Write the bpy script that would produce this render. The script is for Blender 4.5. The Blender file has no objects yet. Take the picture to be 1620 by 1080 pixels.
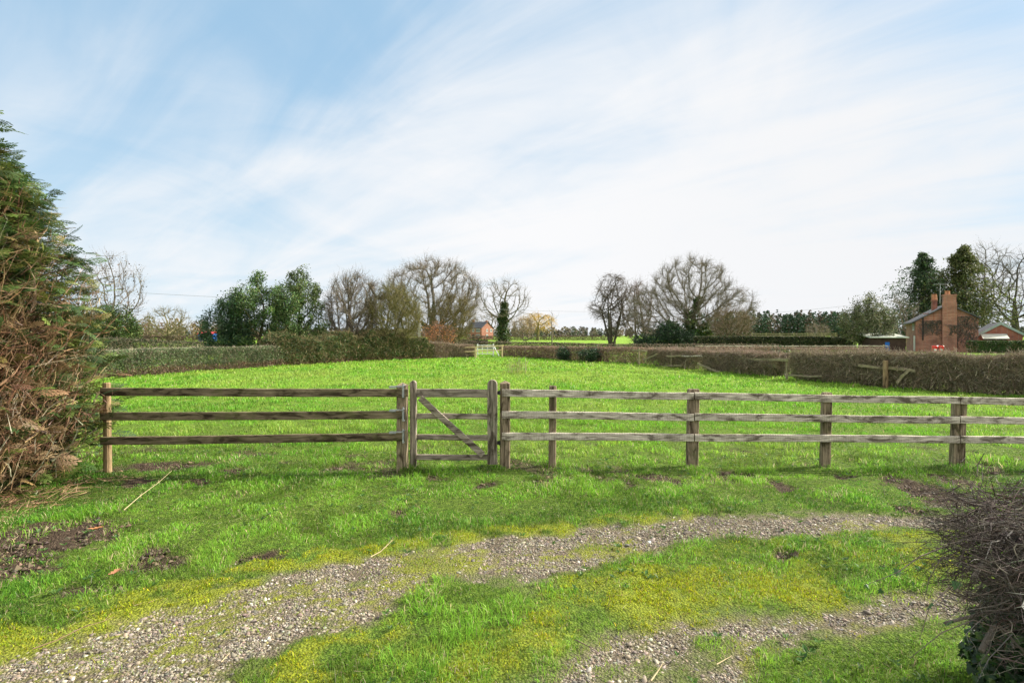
import bpy, math, random
import numpy as np
from mathutils import Vector

# ---------------------------------------------------------------- camera, world, sun, exposure
S = bpy.context.scene
COL = S.collection
R = math.radians
CAMZ, F, CX, HY = 1.8, 900.0, 810.0, 530.0       # photo pixels (1620 x 1080): focal length, centre, horizon row

cam = bpy.data.cameras.new('camera')
cam.lens, cam.sensor_width = 20.0, 36.0
cam.shift_y = -10.0 / 1620.0
cam.clip_start, cam.clip_end = 0.05, 9000.0
camo = bpy.data.objects.new('camera', cam)
COL.objects.link(camo)
camo.location = (0, 0, CAMZ)
camo.rotation_euler = (R(90), 0, 0)
S.camera = camo

SUN_EL, SUN_AZ = 34.0, 72.0                      # azimuth clockwise from +Y (away from the camera)
sdir = Vector((math.cos(R(SUN_EL)) * math.sin(R(SUN_AZ)), math.cos(R(SUN_EL)) * math.cos(R(SUN_AZ)), math.sin(R(SUN_EL))))
sl = bpy.data.lights.new('sun', 'SUN')
sl.energy, sl.angle, sl.color = 5.0, R(1.5), (1.0, 0.93, 0.80)
so = bpy.data.objects.new('sun', sl)
COL.objects.link(so)
so.rotation_euler = (-sdir).to_track_quat('-Z', 'Y').to_euler()
so.location = (60, -20, 60)

EXPOSURE = 0.98
S.view_settings.view_transform = 'Standard'
S.view_settings.look = 'None'
S.view_settings.exposure = EXPOSURE
S.view_settings.gamma = 1.0
S.cycles.max_bounces = 6
S.cycles.diffuse_bounces = 3
S.cycles.glossy_bounces = 2
S.cycles.transmission_bounces = 4
S.cycles.transparent_max_bounces = 4
S.cycles.use_adaptive_sampling = True
S.cycles.adaptive_threshold = 0.02

def make_world():
    w = bpy.data.worlds.new('World')
    S.world = w
    w.use_nodes = True
    nt = w.node_tree
    N, L = nt.nodes, nt.links
    bg = N['Background']
    STR = 0.1
    bg.inputs['Strength'].default_value = STR
    sky = N.new('ShaderNodeTexSky')
    sky.sky_type = 'NISHITA'
    sky.sun_disc = False
    sky.sun_elevation = R(SUN_EL)
    sky.sun_rotation = R(SUN_AZ)
    sky.air_density, sky.dust_density, sky.ozone_density = 1.0, 0.6, 1.2
    tc = N.new('ShaderNodeTexCoord')
    sep = N.new('ShaderNodeSeparateXYZ')
    L.new(tc.outputs['Generated'], sep.inputs[0])
    def m(op, a, b=None, c=None, clamp=False):
        n = N.new('ShaderNodeMath'); n.operation = op; n.use_clamp = clamp
        for i, v in enumerate((a, b, c)):
            if v is None: continue
            if isinstance(v, (int, float)): n.inputs[i].default_value = v
            else: L.new(v, n.inputs[i])
        return n.outputs[0]
    x, y, z = sep.outputs
    zz = m('MAXIMUM', z, 0.0)
    den = m('ADD', zz, 0.16)
    px, py = m('DIVIDE', x, den), m('DIVIDE', y, den)
    comb = N.new('ShaderNodeCombineXYZ')
    L.new(px, comb.inputs[0]); L.new(py, comb.inputs[1])
    def noise(rot, sc, scale, detail, rough, dist, loc=(0, 0, 0)):
        mp = N.new('ShaderNodeMapping'); mp.vector_type = 'TEXTURE'
        mp.inputs['Rotation'].default_value = (0, 0, rot)
        mp.inputs['Scale'].default_value = sc
        mp.inputs['Location'].default_value = loc
        L.new(comb.outputs[0], mp.inputs[0])
        t = N.new('ShaderNodeTexNoise')
        t.inputs['Scale'].default_value = scale
        t.inputs['Detail'].default_value = detail
        t.inputs['Roughness'].default_value = rough
        t.inputs['Distortion'].default_value = dist
        L.new(mp.outputs[0], t.inputs['Vector'])
        return t.outputs['Fac']
    n1 = noise(R(-30), (1.9, 1.0, 1.0), 0.95, 6, 0.5, 0.4, (0.3, 1.2, 0))       # broad sheets
    n2 = noise(R(-42), (2.7, 0.66, 1.0), 1.5, 8, 0.55, 0.8, (4.1, 0.7, 0))      # wispy streaks
    n3 = noise(R(62), (1.5, 1.0, 1.0), 1.5, 7, 0.55, 0.9, (1.0, 7.0, 0))
    def toward(v, lo, hi):
        vv = Vector(v).normalized()
        d = m('ADD', m('ADD', m('MULTIPLY', x, vv.x), m('MULTIPLY', y, vv.y)), m('MULTIPLY', z, vv.z))
        mr = N.new('ShaderNodeMapRange'); mr.interpolation_type = 'SMOOTHSTEP'
        mr.inputs['From Min'].default_value = lo; mr.inputs['From Max'].default_value = hi
        L.new(d, mr.inputs[0])
        return mr.outputs[0]
    c1 = toward((0.26, 1.0, 0.26), 0.86, 1.0)         # bright mass right of centre
    c2 = toward((1.0, 0.80, 0.16), 0.66, 1.0)         # veil over the right
    c3 = toward((-0.95, 1.0, 0.70), 0.84, 1.0)        # open blue upper left
    low = m('SUBTRACT', 1.0, m('MULTIPLY', zz, 2.2), clamp=True)
    cov = m('ADD', m('MULTIPLY', n1, 0.55), m('MULTIPLY', n2, 0.80))
    cov = m('ADD', cov, m('MULTIPLY', n3, 0.46))
    cov = m('ADD', cov, m('MULTIPLY', c1, 0.27))
    cov = m('ADD', cov, m('MULTIPLY', c2, 0.11))
    cov = m('ADD', cov, m('MULTIPLY', low, 0.10))
    cov = m('SUBTRACT', cov, m('MULTIPLY', c3, 0.08))
    cov = m('SUBTRACT', cov, m('MULTIPLY', m('MULTIPLY', zz, zz), 0.62))
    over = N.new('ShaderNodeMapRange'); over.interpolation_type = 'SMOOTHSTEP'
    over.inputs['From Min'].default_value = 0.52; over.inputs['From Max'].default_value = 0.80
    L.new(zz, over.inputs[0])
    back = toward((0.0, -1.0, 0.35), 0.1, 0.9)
    cov = m('ADD', cov, m('MULTIPLY', over.outputs[0], 0.75))        # unseen cloud sheet overhead, added for neutral fill light
    cov = m('ADD', cov, m('MULTIPLY', back, 0.4))                    # the same added fill behind the camera
    mr = N.new('ShaderNodeMapRange'); mr.interpolation_type = 'SMOOTHSTEP'
    mr.inputs['From Min'].default_value = 0.62; mr.inputs['From Max'].default_value = 1.30
    L.new(cov, mr.inputs[0])
    fac = mr.outputs[0]
    k = 1.0 / (STR * 2 ** EXPOSURE)
    def mixc(f, a, c):
        n = N.new('ShaderNodeMix'); n.data_type = 'RGBA'
        for sock, val in ((0, f), (6, a), (7, c)):
            if isinstance(val, tuple): n.inputs[sock].default_value = (*[v * k for v in val], 1)
            elif isinstance(val, float): n.inputs[sock].default_value = val
            else: L.new(val, n.inputs[sock])
        return n.outputs[2]
    blue = mixc(0.80, sky.outputs[0], (0.40, 0.635, 0.85))
    # the blue pales towards the horizon, and cirrus of uneven thickness lies over it
    pale = mixc(m('POWER', low, 1.6), blue, (0.66, 0.83, 0.95))
    white = mixc(m('MULTIPLY', c2, 0.5), (0.96, 0.965, 0.98), (0.865, 0.88, 0.905))
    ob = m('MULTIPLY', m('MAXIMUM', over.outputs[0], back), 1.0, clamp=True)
    white = mixc(ob, white, (1.30, 1.30, 1.28))        # added sheets out of view, brightened past white to lift the shade
    out = mixc(fac, pale, white)
    # bright aureole round the sun, out of view, added for soft light
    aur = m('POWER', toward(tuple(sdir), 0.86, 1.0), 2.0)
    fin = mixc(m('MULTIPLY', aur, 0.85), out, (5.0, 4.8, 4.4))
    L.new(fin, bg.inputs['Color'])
make_world()

# ---------------------------------------------------------------- helpers
RS = np.random.default_rng(11)

def W(px, py, Y):
    return np.array([(px - CX) / F * Y, Y, CAMZ - (py - HY) / F * Y])

def hash2(ix, iy, seed):
    h = (ix.astype(np.int64) * 374761393 + iy.astype(np.int64) * 668265263 + seed * 1442695041) & 0xffffffff
    h = ((h ^ (h >> 13)) * 1274126177) & 0xffffffff
    h = h ^ (h >> 16)
    return (h & 0xffffff) / float(0xffffff)

def vnoise(x, y, seed=0):
    ix, iy = np.floor(x), np.floor(y)
    fx, fy = x - ix, y - iy
    fx, fy = fx * fx * (3 - 2 * fx), fy * fy * (3 - 2 * fy)
    a, b = hash2(ix, iy, seed), hash2(ix + 1, iy, seed)
    c, d = hash2(ix, iy + 1, seed), hash2(ix + 1, iy + 1, seed)
    return (a * (1 - fx) + b * fx) * (1 - fy) + (c * (1 - fx) + d * fx) * fy

def fbm(x, y, freq=1.0, octv=4, seed=0):
    s, a, t = 0.0, 0.5, 0.0
    x, y = np.asarray(x, float), np.asarray(y, float)
    for o in range(octv):
        s = s + a * vnoise(x * freq, y * freq, seed + o * 17)
        t += a
        a *= 0.5; freq *= 2.03
    return s / t

def smooth(a, b, x):
    t = np.clip((np.asarray(x, float) - a) / (b - a), 0, 1)
    return t * t * (3 - 2 * t)

def gz(x, y):
    x, y = np.asarray(x, float), np.asarray(y, float)
    near = smooth(60, 20, y)
    h = (fbm(x, y, 0.33, 3, 3) - 0.5) * 0.10 * near
    h = h + (fbm(x, y, 1.7, 3, 5) - 0.5) * 0.05 * near
    h = h - 0.014 * np.clip(x, 0, 6.5) * smooth(4.5, 7.0, y) * smooth(14, 9, y)
    h = h - 0.035 * smooth(7.2, 6.2, y)
    return h

class MB:
    """collects faces of any size and links them as one mesh object"""
    def __init__(s):
        s.V, s.Fq, s.Ft, s.C, s.n = [], [], [], [], 0
        s.SM = []
    def add(s, V, Fc, col=None):
        V = np.asarray(V, np.float64).reshape(-1, 3)
        Fc = np.asarray(Fc, np.int64)
        (s.Fq if Fc.shape[1] == 4 else s.Ft).append(Fc + s.n)
        s.V.append(V)
        if col is None: col = np.ones((len(V), 3))
        s.C.append(np.broadcast_to(np.asarray(col, float), (len(V), 3)))
        s.n += len(V)
    def addmix(s, V, Q, T, col=None):
        b = s.n
        V = np.asarray(V, np.float64).reshape(-1, 3)
        if len(Q): s.Fq.append(np.asarray(Q, np.int64) + b)
        if len(T): s.Ft.append(np.asarray(T, np.int64) + b)
        s.V.append(V)
        if col is None: col = np.ones((len(V), 3))
        s.C.append(np.broadcast_to(np.asarray(col, float), (len(V), 3)))
        s.n += len(V)
    def build(s, name, mat, parent=None, smooth_=False, tint=False):
        V = np.concatenate(s.V)
        if parent is not None:
            V = V - np.array(parent['_org'] if '_org' in parent else parent.parent['_org'])
        q = np.concatenate(s.Fq) if s.Fq else np.zeros((0, 4), np.int64)
        t = np.concatenate(s.Ft) if s.Ft else np.zeros((0, 3), np.int64)
        me = bpy.data.meshes.new(name)
        me.vertices.add(len(V)); me.vertices.foreach_set('co', V.astype(np.float32).ravel())
        nl = len(q) * 4 + len(t) * 3
        me.loops.add(nl)
        me.loops.foreach_set('vertex_index', np.concatenate([q.ravel(), t.ravel()]).astype(np.int32))
        me.polygons.add(len(q) + len(t))
        ls = np.concatenate([np.arange(len(q)) * 4, len(q) * 4 + np.arange(len(t)) * 3]).astype(np.int32)
        me.polygons.foreach_set('loop_start', ls)
        if smooth_:
            me.polygons.foreach_set('use_smooth', np.ones(len(q) + len(t), bool))
        else:
            me.polygons.foreach_set('use_smooth', np.zeros(len(q) + len(t), bool))
        if tint:
            at = me.color_attributes.new('tint', 'FLOAT_COLOR', 'POINT')
            c = np.ones((len(V), 4), np.float32); c[:, :3] = np.concatenate(s.C)
            at.data.foreach_set('color', c.ravel())
        me.materials.append(mat)
        me.update(calc_edges=True)
        o = bpy.data.objects.new(name, me)
        COL.objects.link(o)
        if parent is not None: o.parent = parent
        return o

def thing(name, label, cat, loc, group=None):
    o = bpy.data.objects.new(name, None)
    COL.objects.link(o)
    o.location = loc
    o['_org'] = [float(v) for v in loc]
    o['label'] = label; o['category'] = cat
    if group: o['group'] = group
    o.empty_display_size = 0.2
    return o

def tag(o, label=None, cat=None, group=None, kind=None):
    if label: o['label'] = label
    if cat: o['category'] = cat
    if group: o['group'] = group
    if kind: o['kind'] = kind
    return o

def unit(v):
    return v / np.maximum(np.linalg.norm(v, axis=-1, keepdims=True), 1e-9)

def frames(d):
    ref = np.where(np.abs(d[:, 2:3]) > 0.9, np.array([[1.0, 0, 0]]), np.array([[0, 0, 1.0]]))
    a = unit(np.cross(d, ref)); b = np.cross(d, a)
    return a, b

def prisms(mb, p0, p1, r0, r1, n=3, col=None):
    p0, p1 = np.asarray(p0, float).reshape(-1, 3), np.asarray(p1, float).reshape(-1, 3)
    N = len(p0)
    if N == 0: return
    r0 = np.broadcast_to(np.asarray(r0, float), (N,)); r1 = np.broadcast_to(np.asarray(r1, float), (N,))
    a, b = frames(unit(p1 - p0))
    ang = np.arange(n) * 2 * math.pi / n
    off = a[:, None] * np.cos(ang)[None, :, None] + b[:, None] * np.sin(ang)[None, :, None]
    V = np.concatenate([p0[:, None] + off * r0[:, None, None], p1[:, None] + off * r1[:, None, None]], 1).reshape(-1, 3)
    i = np.arange(n); j = (i + 1) % n
    q = np.stack([i, j, j + n, i + n], 1)
    Fq = (q[None] + (np.arange(N) * 2 * n)[:, None, None]).reshape(-1, 4)
    c = None
    if col is not None: c = np.repeat(np.broadcast_to(col, (N, 3)), 2 * n, 0)
    mb.add(V, Fq, c)

def cones(mb, p0, p1, r0, col=None, n=3):
    p0, p1 = np.asarray(p0, float).reshape(-1, 3), np.asarray(p1, float).reshape(-1, 3)
    N = len(p0)
    if N == 0: return
    r0 = np.broadcast_to(np.asarray(r0, float), (N,))
    a, b = frames(unit(p1 - p0))
    ang = np.arange(n) * 2 * math.pi / n
    off = a[:, None] * np.cos(ang)[None, :, None] + b[:, None] * np.sin(ang)[None, :, None]
    V = np.concatenate([p0[:, None] + off * r0[:, None, None], p1[:, None]], 1).reshape(-1, 3)
    i = np.arange(n); j = (i + 1) % n
    t = np.stack([i, j, np.full(n, n)], 1)
    Ft = (t[None] + (np.arange(N) * (n + 1))[:, None, None]).reshape(-1, 3)
    c = None
    if col is not None: c = np.repeat(np.broadcast_to(col, (N, 3)), n + 1, 0)
    mb.add(V, Ft, c)

def tube(mb, pts, rad, n=6, col=None, cap=True):
    pts = np.asarray(pts, float)
    K = len(pts)
    rad = np.broadcast_to(np.asarray(rad, float), (K,))
    d = np.zeros_like(pts)
    d[:-1] += pts[1:] - pts[:-1]; d[1:] += pts[1:] - pts[:-1]
    d = unit(d)
    a = np.cross(d[0], [0, 0, 1.0])
    if np.linalg.norm(a) < 0.1: a = np.cross(d[0], [0, 1.0, 0])
    ang = np.arange(n) * 2 * math.pi / n
    V = []
    for k in range(K):
        a = a - d[k] * a.dot(d[k]); a = a / np.linalg.norm(a)
        b = np.cross(d[k], a)
        V.append(pts[k] + rad[k] * (np.cos(ang)[:, None] * a + np.sin(ang)[:, None] * b))
    V = np.concatenate(V)
    i = np.arange(n); j = (i + 1) % n
    Q = np.concatenate([np.stack([i, j, j + n, i + n], 1) + k * n for k in range(K - 1)])
    T = []
    if cap:
        V = np.concatenate([V, pts[:1], pts[-1:]])
        T = np.concatenate([np.stack([j, i, np.full(n, K * n)], 1), np.stack([i + (K - 1) * n, j + (K - 1) * n, np.full(n, K * n + 1)], 1)])
    mb.addmix(V, Q, T, col)

def loft(mb, rings, col=None):
    rings = np.asarray(rings, float)
    K, n = rings.shape[:2]
    V = np.concatenate([rings.reshape(-1, 3), rings[0].mean(0)[None], rings[-1].mean(0)[None]])
    i = np.arange(n); j = (i + 1) % n
    Q = np.concatenate([np.stack([i, j, j + n, i + n], 1) + k * n for k in range(K - 1)])
    T = np.concatenate([np.stack([j, i, np.full(n, K * n)], 1), np.stack([i + (K - 1) * n, j + (K - 1) * n, np.full(n, K * n + 1)], 1)])
    mb.addmix(V, Q, T, col)

def rect_ring(hw, hd, c):
    return np.array([(-hw + c, -hd), (hw - c, -hd), (hw, -hd + c), (hw, hd - c), (hw - c, hd), (-hw + c, hd), (-hw, hd - c), (-hw, -hd + c)])

def board(mb, p0, p1, h, t, seed=0, up=(0, 0, 1), nseg=14, jit=0.0015, c=0.006):
    """a sawn board from p0 to p1 (centre line), height h, thickness t, edges a little worn"""
    rs = np.random.default_rng(seed)
    p0, p1 = np.asarray(p0, float), np.asarray(p1, float)
    d = unit((p1 - p0)[None])[0]
    up = np.asarray(up, float); up = up - d * up.dot(d); up /= np.linalg.norm(up)
    side = np.cross(d, up)
    rings = []
    for k in range(nseg + 1):
        f = k / nseg
        cpt = p0 + (p1 - p0) * f + up * (rs.normal(0, jit * .6) + jit * 2.2 * math.sin(f * 5 + seed)) + side * rs.normal(0, jit * 0.6)
        rr = rect_ring(t / 2, h / 2 * (1 + rs.normal(0, 0.010)), c)
        rings.append(cpt + rr[:, :1] * side + rr[:, 1:] * up)
    loft(mb, rings)

def post(mb, base, top, w, d, kind='flat', seed=0, lean=(0, 0), c=0.01, ang=0.0):
    rs = np.random.default_rng(seed)
    base = np.asarray(base, float)
    u = np.array([math.cos(ang), math.sin(ang), 0]); v = np.array([-math.sin(ang), math.cos(ang), 0])
    H = top - base[2]
    rings = []
    zs = [0, 0.25, 0.5, 0.75, 1.0]
    for f in zs:
        cpt = base + np.array([lean[0] * f, lean[1] * f, H * f])
        rr = rect_ring(w / 2 * (1 + rs.normal(0, 0.02)), d / 2 * (1 + rs.normal(0, 0.02)), c)
        rings.append(cpt + rr[:, :1] * u + rr[:, 1:] * v)
    cpt = base + np.array([lean[0], lean[1], H])
    if kind == 'pyramid':
        rr = rect_ring(w * 0.04, d * 0.04, 0.0005)
        rings.append(cpt + rr[:, :1] * u + rr[:, 1:] * v + np.array([0, 0, w * 0.24]))
    elif kind == 'round':
        for a in (25, 50, 72, 86):
            k = math.cos(R(a)); hh = math.sin(R(a)) * w * 0.42
            rr = rect_ring(w / 2 * max(k, .08), d / 2, min(c, w / 2 * max(k, .08) * .4))
            rings.append(cpt + rr[:, :1] * u + rr[:, 1:] * v + np.array([0, 0, hh]))
    elif kind == 'worn':
        rr = rect_ring(w / 2 * 0.86, d / 2 * 0.8, c)
        rings.append(cpt + rr[:, :1] * u + rr[:, 1:] * v + np.array([0, 0, 0.018]))
    loft(mb, rings)

def box(mb, c, size, ang=0.0):
    sx, sy, sz = [v / 2 for v in size]
    V = np.array([(x, y, z) for z in (-sz, sz) for x, y in ((-sx, -sy), (sx, -sy), (sx, sy), (-sx, sy))])
    ca, sa = math.cos(ang), math.sin(ang)
    V = np.stack([V[:, 0] * ca - V[:, 1] * sa, V[:, 0] * sa + V[:, 1] * ca, V[:, 2]], 1) + np.asarray(c, float)
    mb.add(V, [(0, 3, 2, 1), (4, 5, 6, 7), (0, 1, 5, 4), (1, 2, 6, 5), (2, 3, 7, 6), (3, 0, 4, 7)])

def rand_dirs(rs, n):
    return unit(rs.normal(size=(n, 3)))

def leaves(mb, P, size, rs, col, up=0.0, aspect=0.55, orient=None):
    """folded diamond leaves at points P"""
    N = len(P)
    d = rand_dirs(rs, N) if orient is None else unit(orient)
    nrm = rand_dirs(rs, N); nrm[:, 2] = np.abs(nrm[:, 2]) + up
    s = unit(np.cross(d, nrm))
    size = np.broadcast_to(np.asarray(size, float), (N,))[:, None] * rs.uniform(0.7, 1.25, (N, 1))
    n2 = np.cross(s, d)
    V = np.stack([P - d * size * 0.5, P + s * size * aspect * 0.5 + n2 * size * 0.1, P + d * size * 0.5, P - s * size * aspect * 0.5 + n2 * size * 0.1], 1).reshape(-1, 3)
    b = np.arange(N) * 4
    T = np.concatenate([np.stack([b, b + 1, b + 2], 1), np.stack([b, b + 2, b + 3], 1)])
    mb.add(V, T, np.repeat(col, 4, 0))

def palette(rs, n, cols, wts=None, jit=0.12):
    cols = np.array(cols, float)
    i = rs.choice(len(cols), n, p=None if wts is None else np.array(wts) / np.sum(wts))
    c = cols[i] * np.exp(rs.normal(0, jit, (n, 1))) * np.exp(rs.normal(0, jit * 0.35, (n, 3)))
    return np.clip(c, 0.002, 0.9)

# ---------------------------------------------------------------- materials
def newmat(name):
    m = bpy.data.materials.new(name); m.use_nodes = True
    nt = m.node_tree
    return m, nt, nt.nodes, nt.links, nt.nodes['Principled BSDF']

def ramp(N, stops, interp='LINEAR'):
    r = N.new('ShaderNodeValToRGB')
    cr = r.color_ramp; cr.interpolation = interp
    while len(cr.elements) < len(stops): cr.elements.new(0.5)
    for e, (p, c) in zip(cr.elements, stops):
        e.position = p; e.color = (*c, 1) if len(c) == 3 else c
    return r

def tex(N, L, kind, scale, vec=None, **kw):
    t = N.new(kind)
    t.inputs['Scale'].default_value = scale
    for k, v in kw.items():
        if k in t.inputs: t.inputs[k].default_value = v
        else: setattr(t, k, v)
    if vec is not None: L.new(vec, t.inputs['Vector'])
    return t

def mapped(N, L, scale=(1, 1, 1), rot=(0, 0, 0), src='Object'):
    tc = N.new('ShaderNodeTexCoord'); mp = N.new('ShaderNodeMapping')
    mp.inputs['Scale'].default_value = scale; mp.inputs['Rotation'].default_value = rot
    L.new(tc.outputs[src], mp.inputs[0])
    return mp.outputs[0]

def leaf_mat(name, transl=0.35, rough=0.55, spec=0.3):
    m, nt, N, L, b = newmat(name)
    at = N.new('ShaderNodeAttribute'); at.attribute_name = 'tint'
    L.new(at.outputs['Color'], b.inputs['Base Color'])
    b.inputs['Roughness'].default_value = rough
    b.inputs['Specular IOR Level'].default_value = spec
    if transl > 0:
        tr = N.new('ShaderNodeBsdfTranslucent'); L.new(at.outputs['Color'], tr.inputs['Color'])
        mx = N.new('ShaderNodeMixShader'); mx.inputs[0].default_value = transl
        L.new(b.outputs[0], mx.inputs[1]); L.new(tr.outputs[0], mx.inputs[2])
        L.new(mx.outputs[0], N['Material Output'].inputs['Surface'])
    return m

def noise_mat(name, stops, scale=3.0, detail=6, rough=0.85, bump=0.0, sc=(1, 1, 1), spec=0.2, bscale=None):
    m, nt, N, L, b = newmat(name)
    v = mapped(N, L, sc)
    t = tex(N, L, 'ShaderNodeTexNoise', scale, v, Detail=detail, Roughness=0.6)
    r = ramp(N, stops)
    L.new(t.outputs['Fac'], r.inputs[0]); L.new(r.outputs[0], b.inputs['Base Color'])
    b.inputs['Roughness'].default_value = rough
    b.inputs['Specular IOR Level'].default_value = spec
    if bump:
        t2 = tex(N, L, 'ShaderNodeTexNoise', bscale or scale * 4, v, Detail=5, Roughness=0.65)
        bp = N.new('ShaderNodeBump'); bp.inputs['Strength'].default_value = bump; bp.inputs['Distance'].default_value = 0.02
        L.new(t2.outputs['Fac'], bp.inputs['Height']); L.new(bp.outputs[0], b.inputs['Normal'])
    return m

def wood_mat(name, axis, light, dark, moss=0.25, mosscol=(0.10, 0.11, 0.04), marks=0.0, patch=0.45):
    """weathered sawn timber, grain running along the given axis"""
    m, nt, N, L, b = newmat(name)
    fine = {'x': (1.2, 30, 30), 'z': (30, 30, 1.2)}[axis]
    v = mapped(N, L, fine)
    g = tex(N, L, 'ShaderNodeTexNoise', 2.2, v, Detail=8, Roughness=0.7, Distortion=0.35)
    v2 = mapped(N, L, {'x': (2.2, 7, 7), 'z': (7, 7, 2.0)}[axis], (0, R(28) if axis == 'x' else 0, 0))
    p = tex(N, L, 'ShaderNodeTexNoise', 1.5, v2, Detail=5, Roughness=0.6, Distortion=0.8)
    r1 = ramp(N, [(0.38, dark), (0.60, light)])
    L.new(g.outputs['Fac'], r1.inputs[0])
    pr = ramp(N, [(patch - 0.05, (0.16, 0.14, 0.12)), (patch + 0.06, (0.75, 0.74, 0.73)), (0.72, (1.15, 1.14, 1.12))])
    L.new(p.outputs['Fac'], pr.inputs[0])
    mul = N.new('ShaderNodeMix'); mul.data_type = 'RGBA'; mul.blend_type = 'MULTIPLY'; mul.inputs[0].default_value = 0.9
    L.new(r1.outputs[0], mul.inputs[6]); L.new(pr.outputs[0], mul.inputs[7])
    v3 = mapped(N, L, (1, 1, 1))
    ms = tex(N, L, 'ShaderNodeTexNoise', 4.5, v3, Detail=7, Roughness=0.7)
    mr = ramp(N, [(0.52, (0, 0, 0)), (0.66, (1, 1, 1))])
    L.new(ms.outputs['Fac'], mr.inputs[0])
    mm = N.new('ShaderNodeMath'); mm.operation = 'MULTIPLY'; mm.inputs[1].default_value = moss
    L.new(mr.outputs[0], mm.inputs[0])
    mx = N.new('ShaderNodeMix'); mx.data_type = 'RGBA'
    L.new(mm.outputs[0], mx.inputs[0]); L.new(mul.outputs[2], mx.inputs[6]); mx.inputs[7].default_value = (*mosscol, 1)
    L.new(mx.outputs[2], b.inputs['Base Color'])
    b.inputs['Roughness'].default_value = 0.9
    b.inputs['Specular IOR Level'].default_value = 0.15
    hgt = g.outputs['Fac']
    if marks:
        wv = N.new('ShaderNodeTexWave'); wv.bands_direction = 'X'
        wv.inputs['Scale'].default_value = 9.0; wv.inputs['Distortion'].default_value = 1.2; wv.inputs['Detail'].default_value = 2
        L.new(v3, wv.inputs['Vector'])
        ad = N.new('ShaderNodeMath'); ad.operation = 'MULTIPLY_ADD'; ad.inputs[1].default_value = marks
        L.new(wv.outputs['Fac'], ad.inputs[0]); L.new(hgt, ad.inputs[2])
        hgt = ad.outputs[0]
    bp = N.new('ShaderNodeBump'); bp.inputs['Strength'].default_value = 0.7; bp.inputs['Distance'].default_value = 0.006
    L.new(hgt, bp.inputs['Height']); L.new(bp.outputs[0], b.inputs['Normal'])
    return m

def brick_mat(name, c1, c2, mortar, ax='uv'):
    m, nt, N, L, b = newmat(name)
    tc = N.new('ShaderNodeTexCoord')
    sep = N.new('ShaderNodeSeparateXYZ'); L.new(tc.outputs['Object'], sep.inputs[0])
    ad = N.new('ShaderNodeMath'); ad.operation = 'ADD'
    L.new(sep.outputs[0], ad.inputs[0]); L.new(sep.outputs[1], ad.inputs[1])
    cb = N.new('ShaderNodeCombineXYZ'); L.new(ad.outputs[0], cb.inputs[0]); L.new(sep.outputs[2], cb.inputs[1])
    br = N.new('ShaderNodeTexBrick')
    br.inputs['Scale'].default_value = 1.0
    br.inputs['Brick Width'].default_value = 0.24; br.inputs['Row Height'].default_value = 0.085
    br.inputs['Mortar Size'].default_value = 0.008
    br.inputs['Color1'].default_value = (*c1, 1); br.inputs['Color2'].default_value = (*c2, 1); br.inputs['Mortar'].default_value = (*mortar, 1)
    L.new(cb.outputs[0], br.inputs['Vector'])
    n = tex(N, L, 'ShaderNodeTexNoise', 0.9, tc.outputs['Object'], Detail=7, Roughness=0.65)
    rr = ramp(N, [(0.3, (0.45, 0.42, 0.42)), (0.5, (0.9, 0.88, 0.86)), (0.7, (1.25, 1.2, 1.1))])
    L.new(n.outputs['Fac'], rr.inputs[0])
    mul = N.new('ShaderNodeMix'); mul.data_type = 'RGBA'; mul.blend_type = 'MULTIPLY'; mul.inputs[0].default_value = 0.9
    L.new(br.outputs['Color'], mul.inputs[6]); L.new(rr.outputs[0], mul.inputs[7])
    L.new(mul.outputs[2], b.inputs['Base Color'])
    b.inputs['Roughness'].default_value = 0.9
    return m

M = {}
M['leaf'] = leaf_mat('leaf', 0.3)
M['waxy_leaf'] = leaf_mat('waxy_leaf', 0.2, 0.48, 0.35)
M['blade'] = leaf_mat('blade', 0.42, 0.5, 0.25)
M['moss'] = leaf_mat('moss', 0.35, 0.9, 0.05)
M['pebble'] = leaf_mat('pebble', 0.0, 0.75, 0.3)
M['twig'] = leaf_mat('twig', 0.0, 0.8, 0.2)
M['bark_grey'] = noise_mat('bark_grey', [(0.3, (0.06, 0.05, 0.04)), (0.6, (0.17, 0.145, 0.115)), (0.75, (0.2, 0.19, 0.12))], 2.5, bump=0.6)
M['bark_olive'] = noise_mat('bark_olive', [(0.3, (0.06, 0.055, 0.03)), (0.65, (0.19, 0.17, 0.08))], 2.5, bump=0.6)
M['bark_dark'] = noise_mat('bark_dark', [(0.3, (0.035, 0.03, 0.026)), (0.65, (0.10, 0.085, 0.07))], 2.5, bump=0.6)
M['wood_rail'] = wood_mat('wood_rail', 'x', (0.76, 0.69, 0.59), (0.32, 0.275, 0.22), 0.2, marks=0.5, patch=0.43)
M['wood_post'] = wood_mat('wood_post', 'z', (0.40, 0.32, 0.22), (0.10, 0.075, 0.05), 0.5, patch=0.42)
M['wood_slip'] = wood_mat('wood_slip', 'x', (0.27, 0.215, 0.14), (0.10, 0.08, 0.05), 0.6, (0.09, 0.10, 0.03), patch=0.45)
M['wood_gate'] = wood_mat('wood_gate', 'x', (0.44, 0.38, 0.31), (0.14, 0.115, 0.09), 0.3, (0.13, 0.14, 0.06), patch=0.42)
M['wood_stile'] = wood_mat('wood_stile', 'z', (0.43, 0.37, 0.30), (0.12, 0.10, 0.075), 0.45, (0.14, 0.16, 0.10), patch=0.42)
M['wood_round'] = wood_mat('wood_round', 'z', (0.42, 0.30, 0.17), (0.18, 0.12, 0.065), 0.25, patch=0.36)
M['wood_old'] = wood_mat('wood_old', 'x', (0.40, 0.35, 0.23), (0.17, 0.145, 0.085), 0.5, (0.20, 0.21, 0.07), patch=0.34)
M['wood_new'] = wood_mat('wood_new', 'x', (0.72, 0.58, 0.38), (0.5, 0.38, 0.22), 0.05, patch=0.2)
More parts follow.
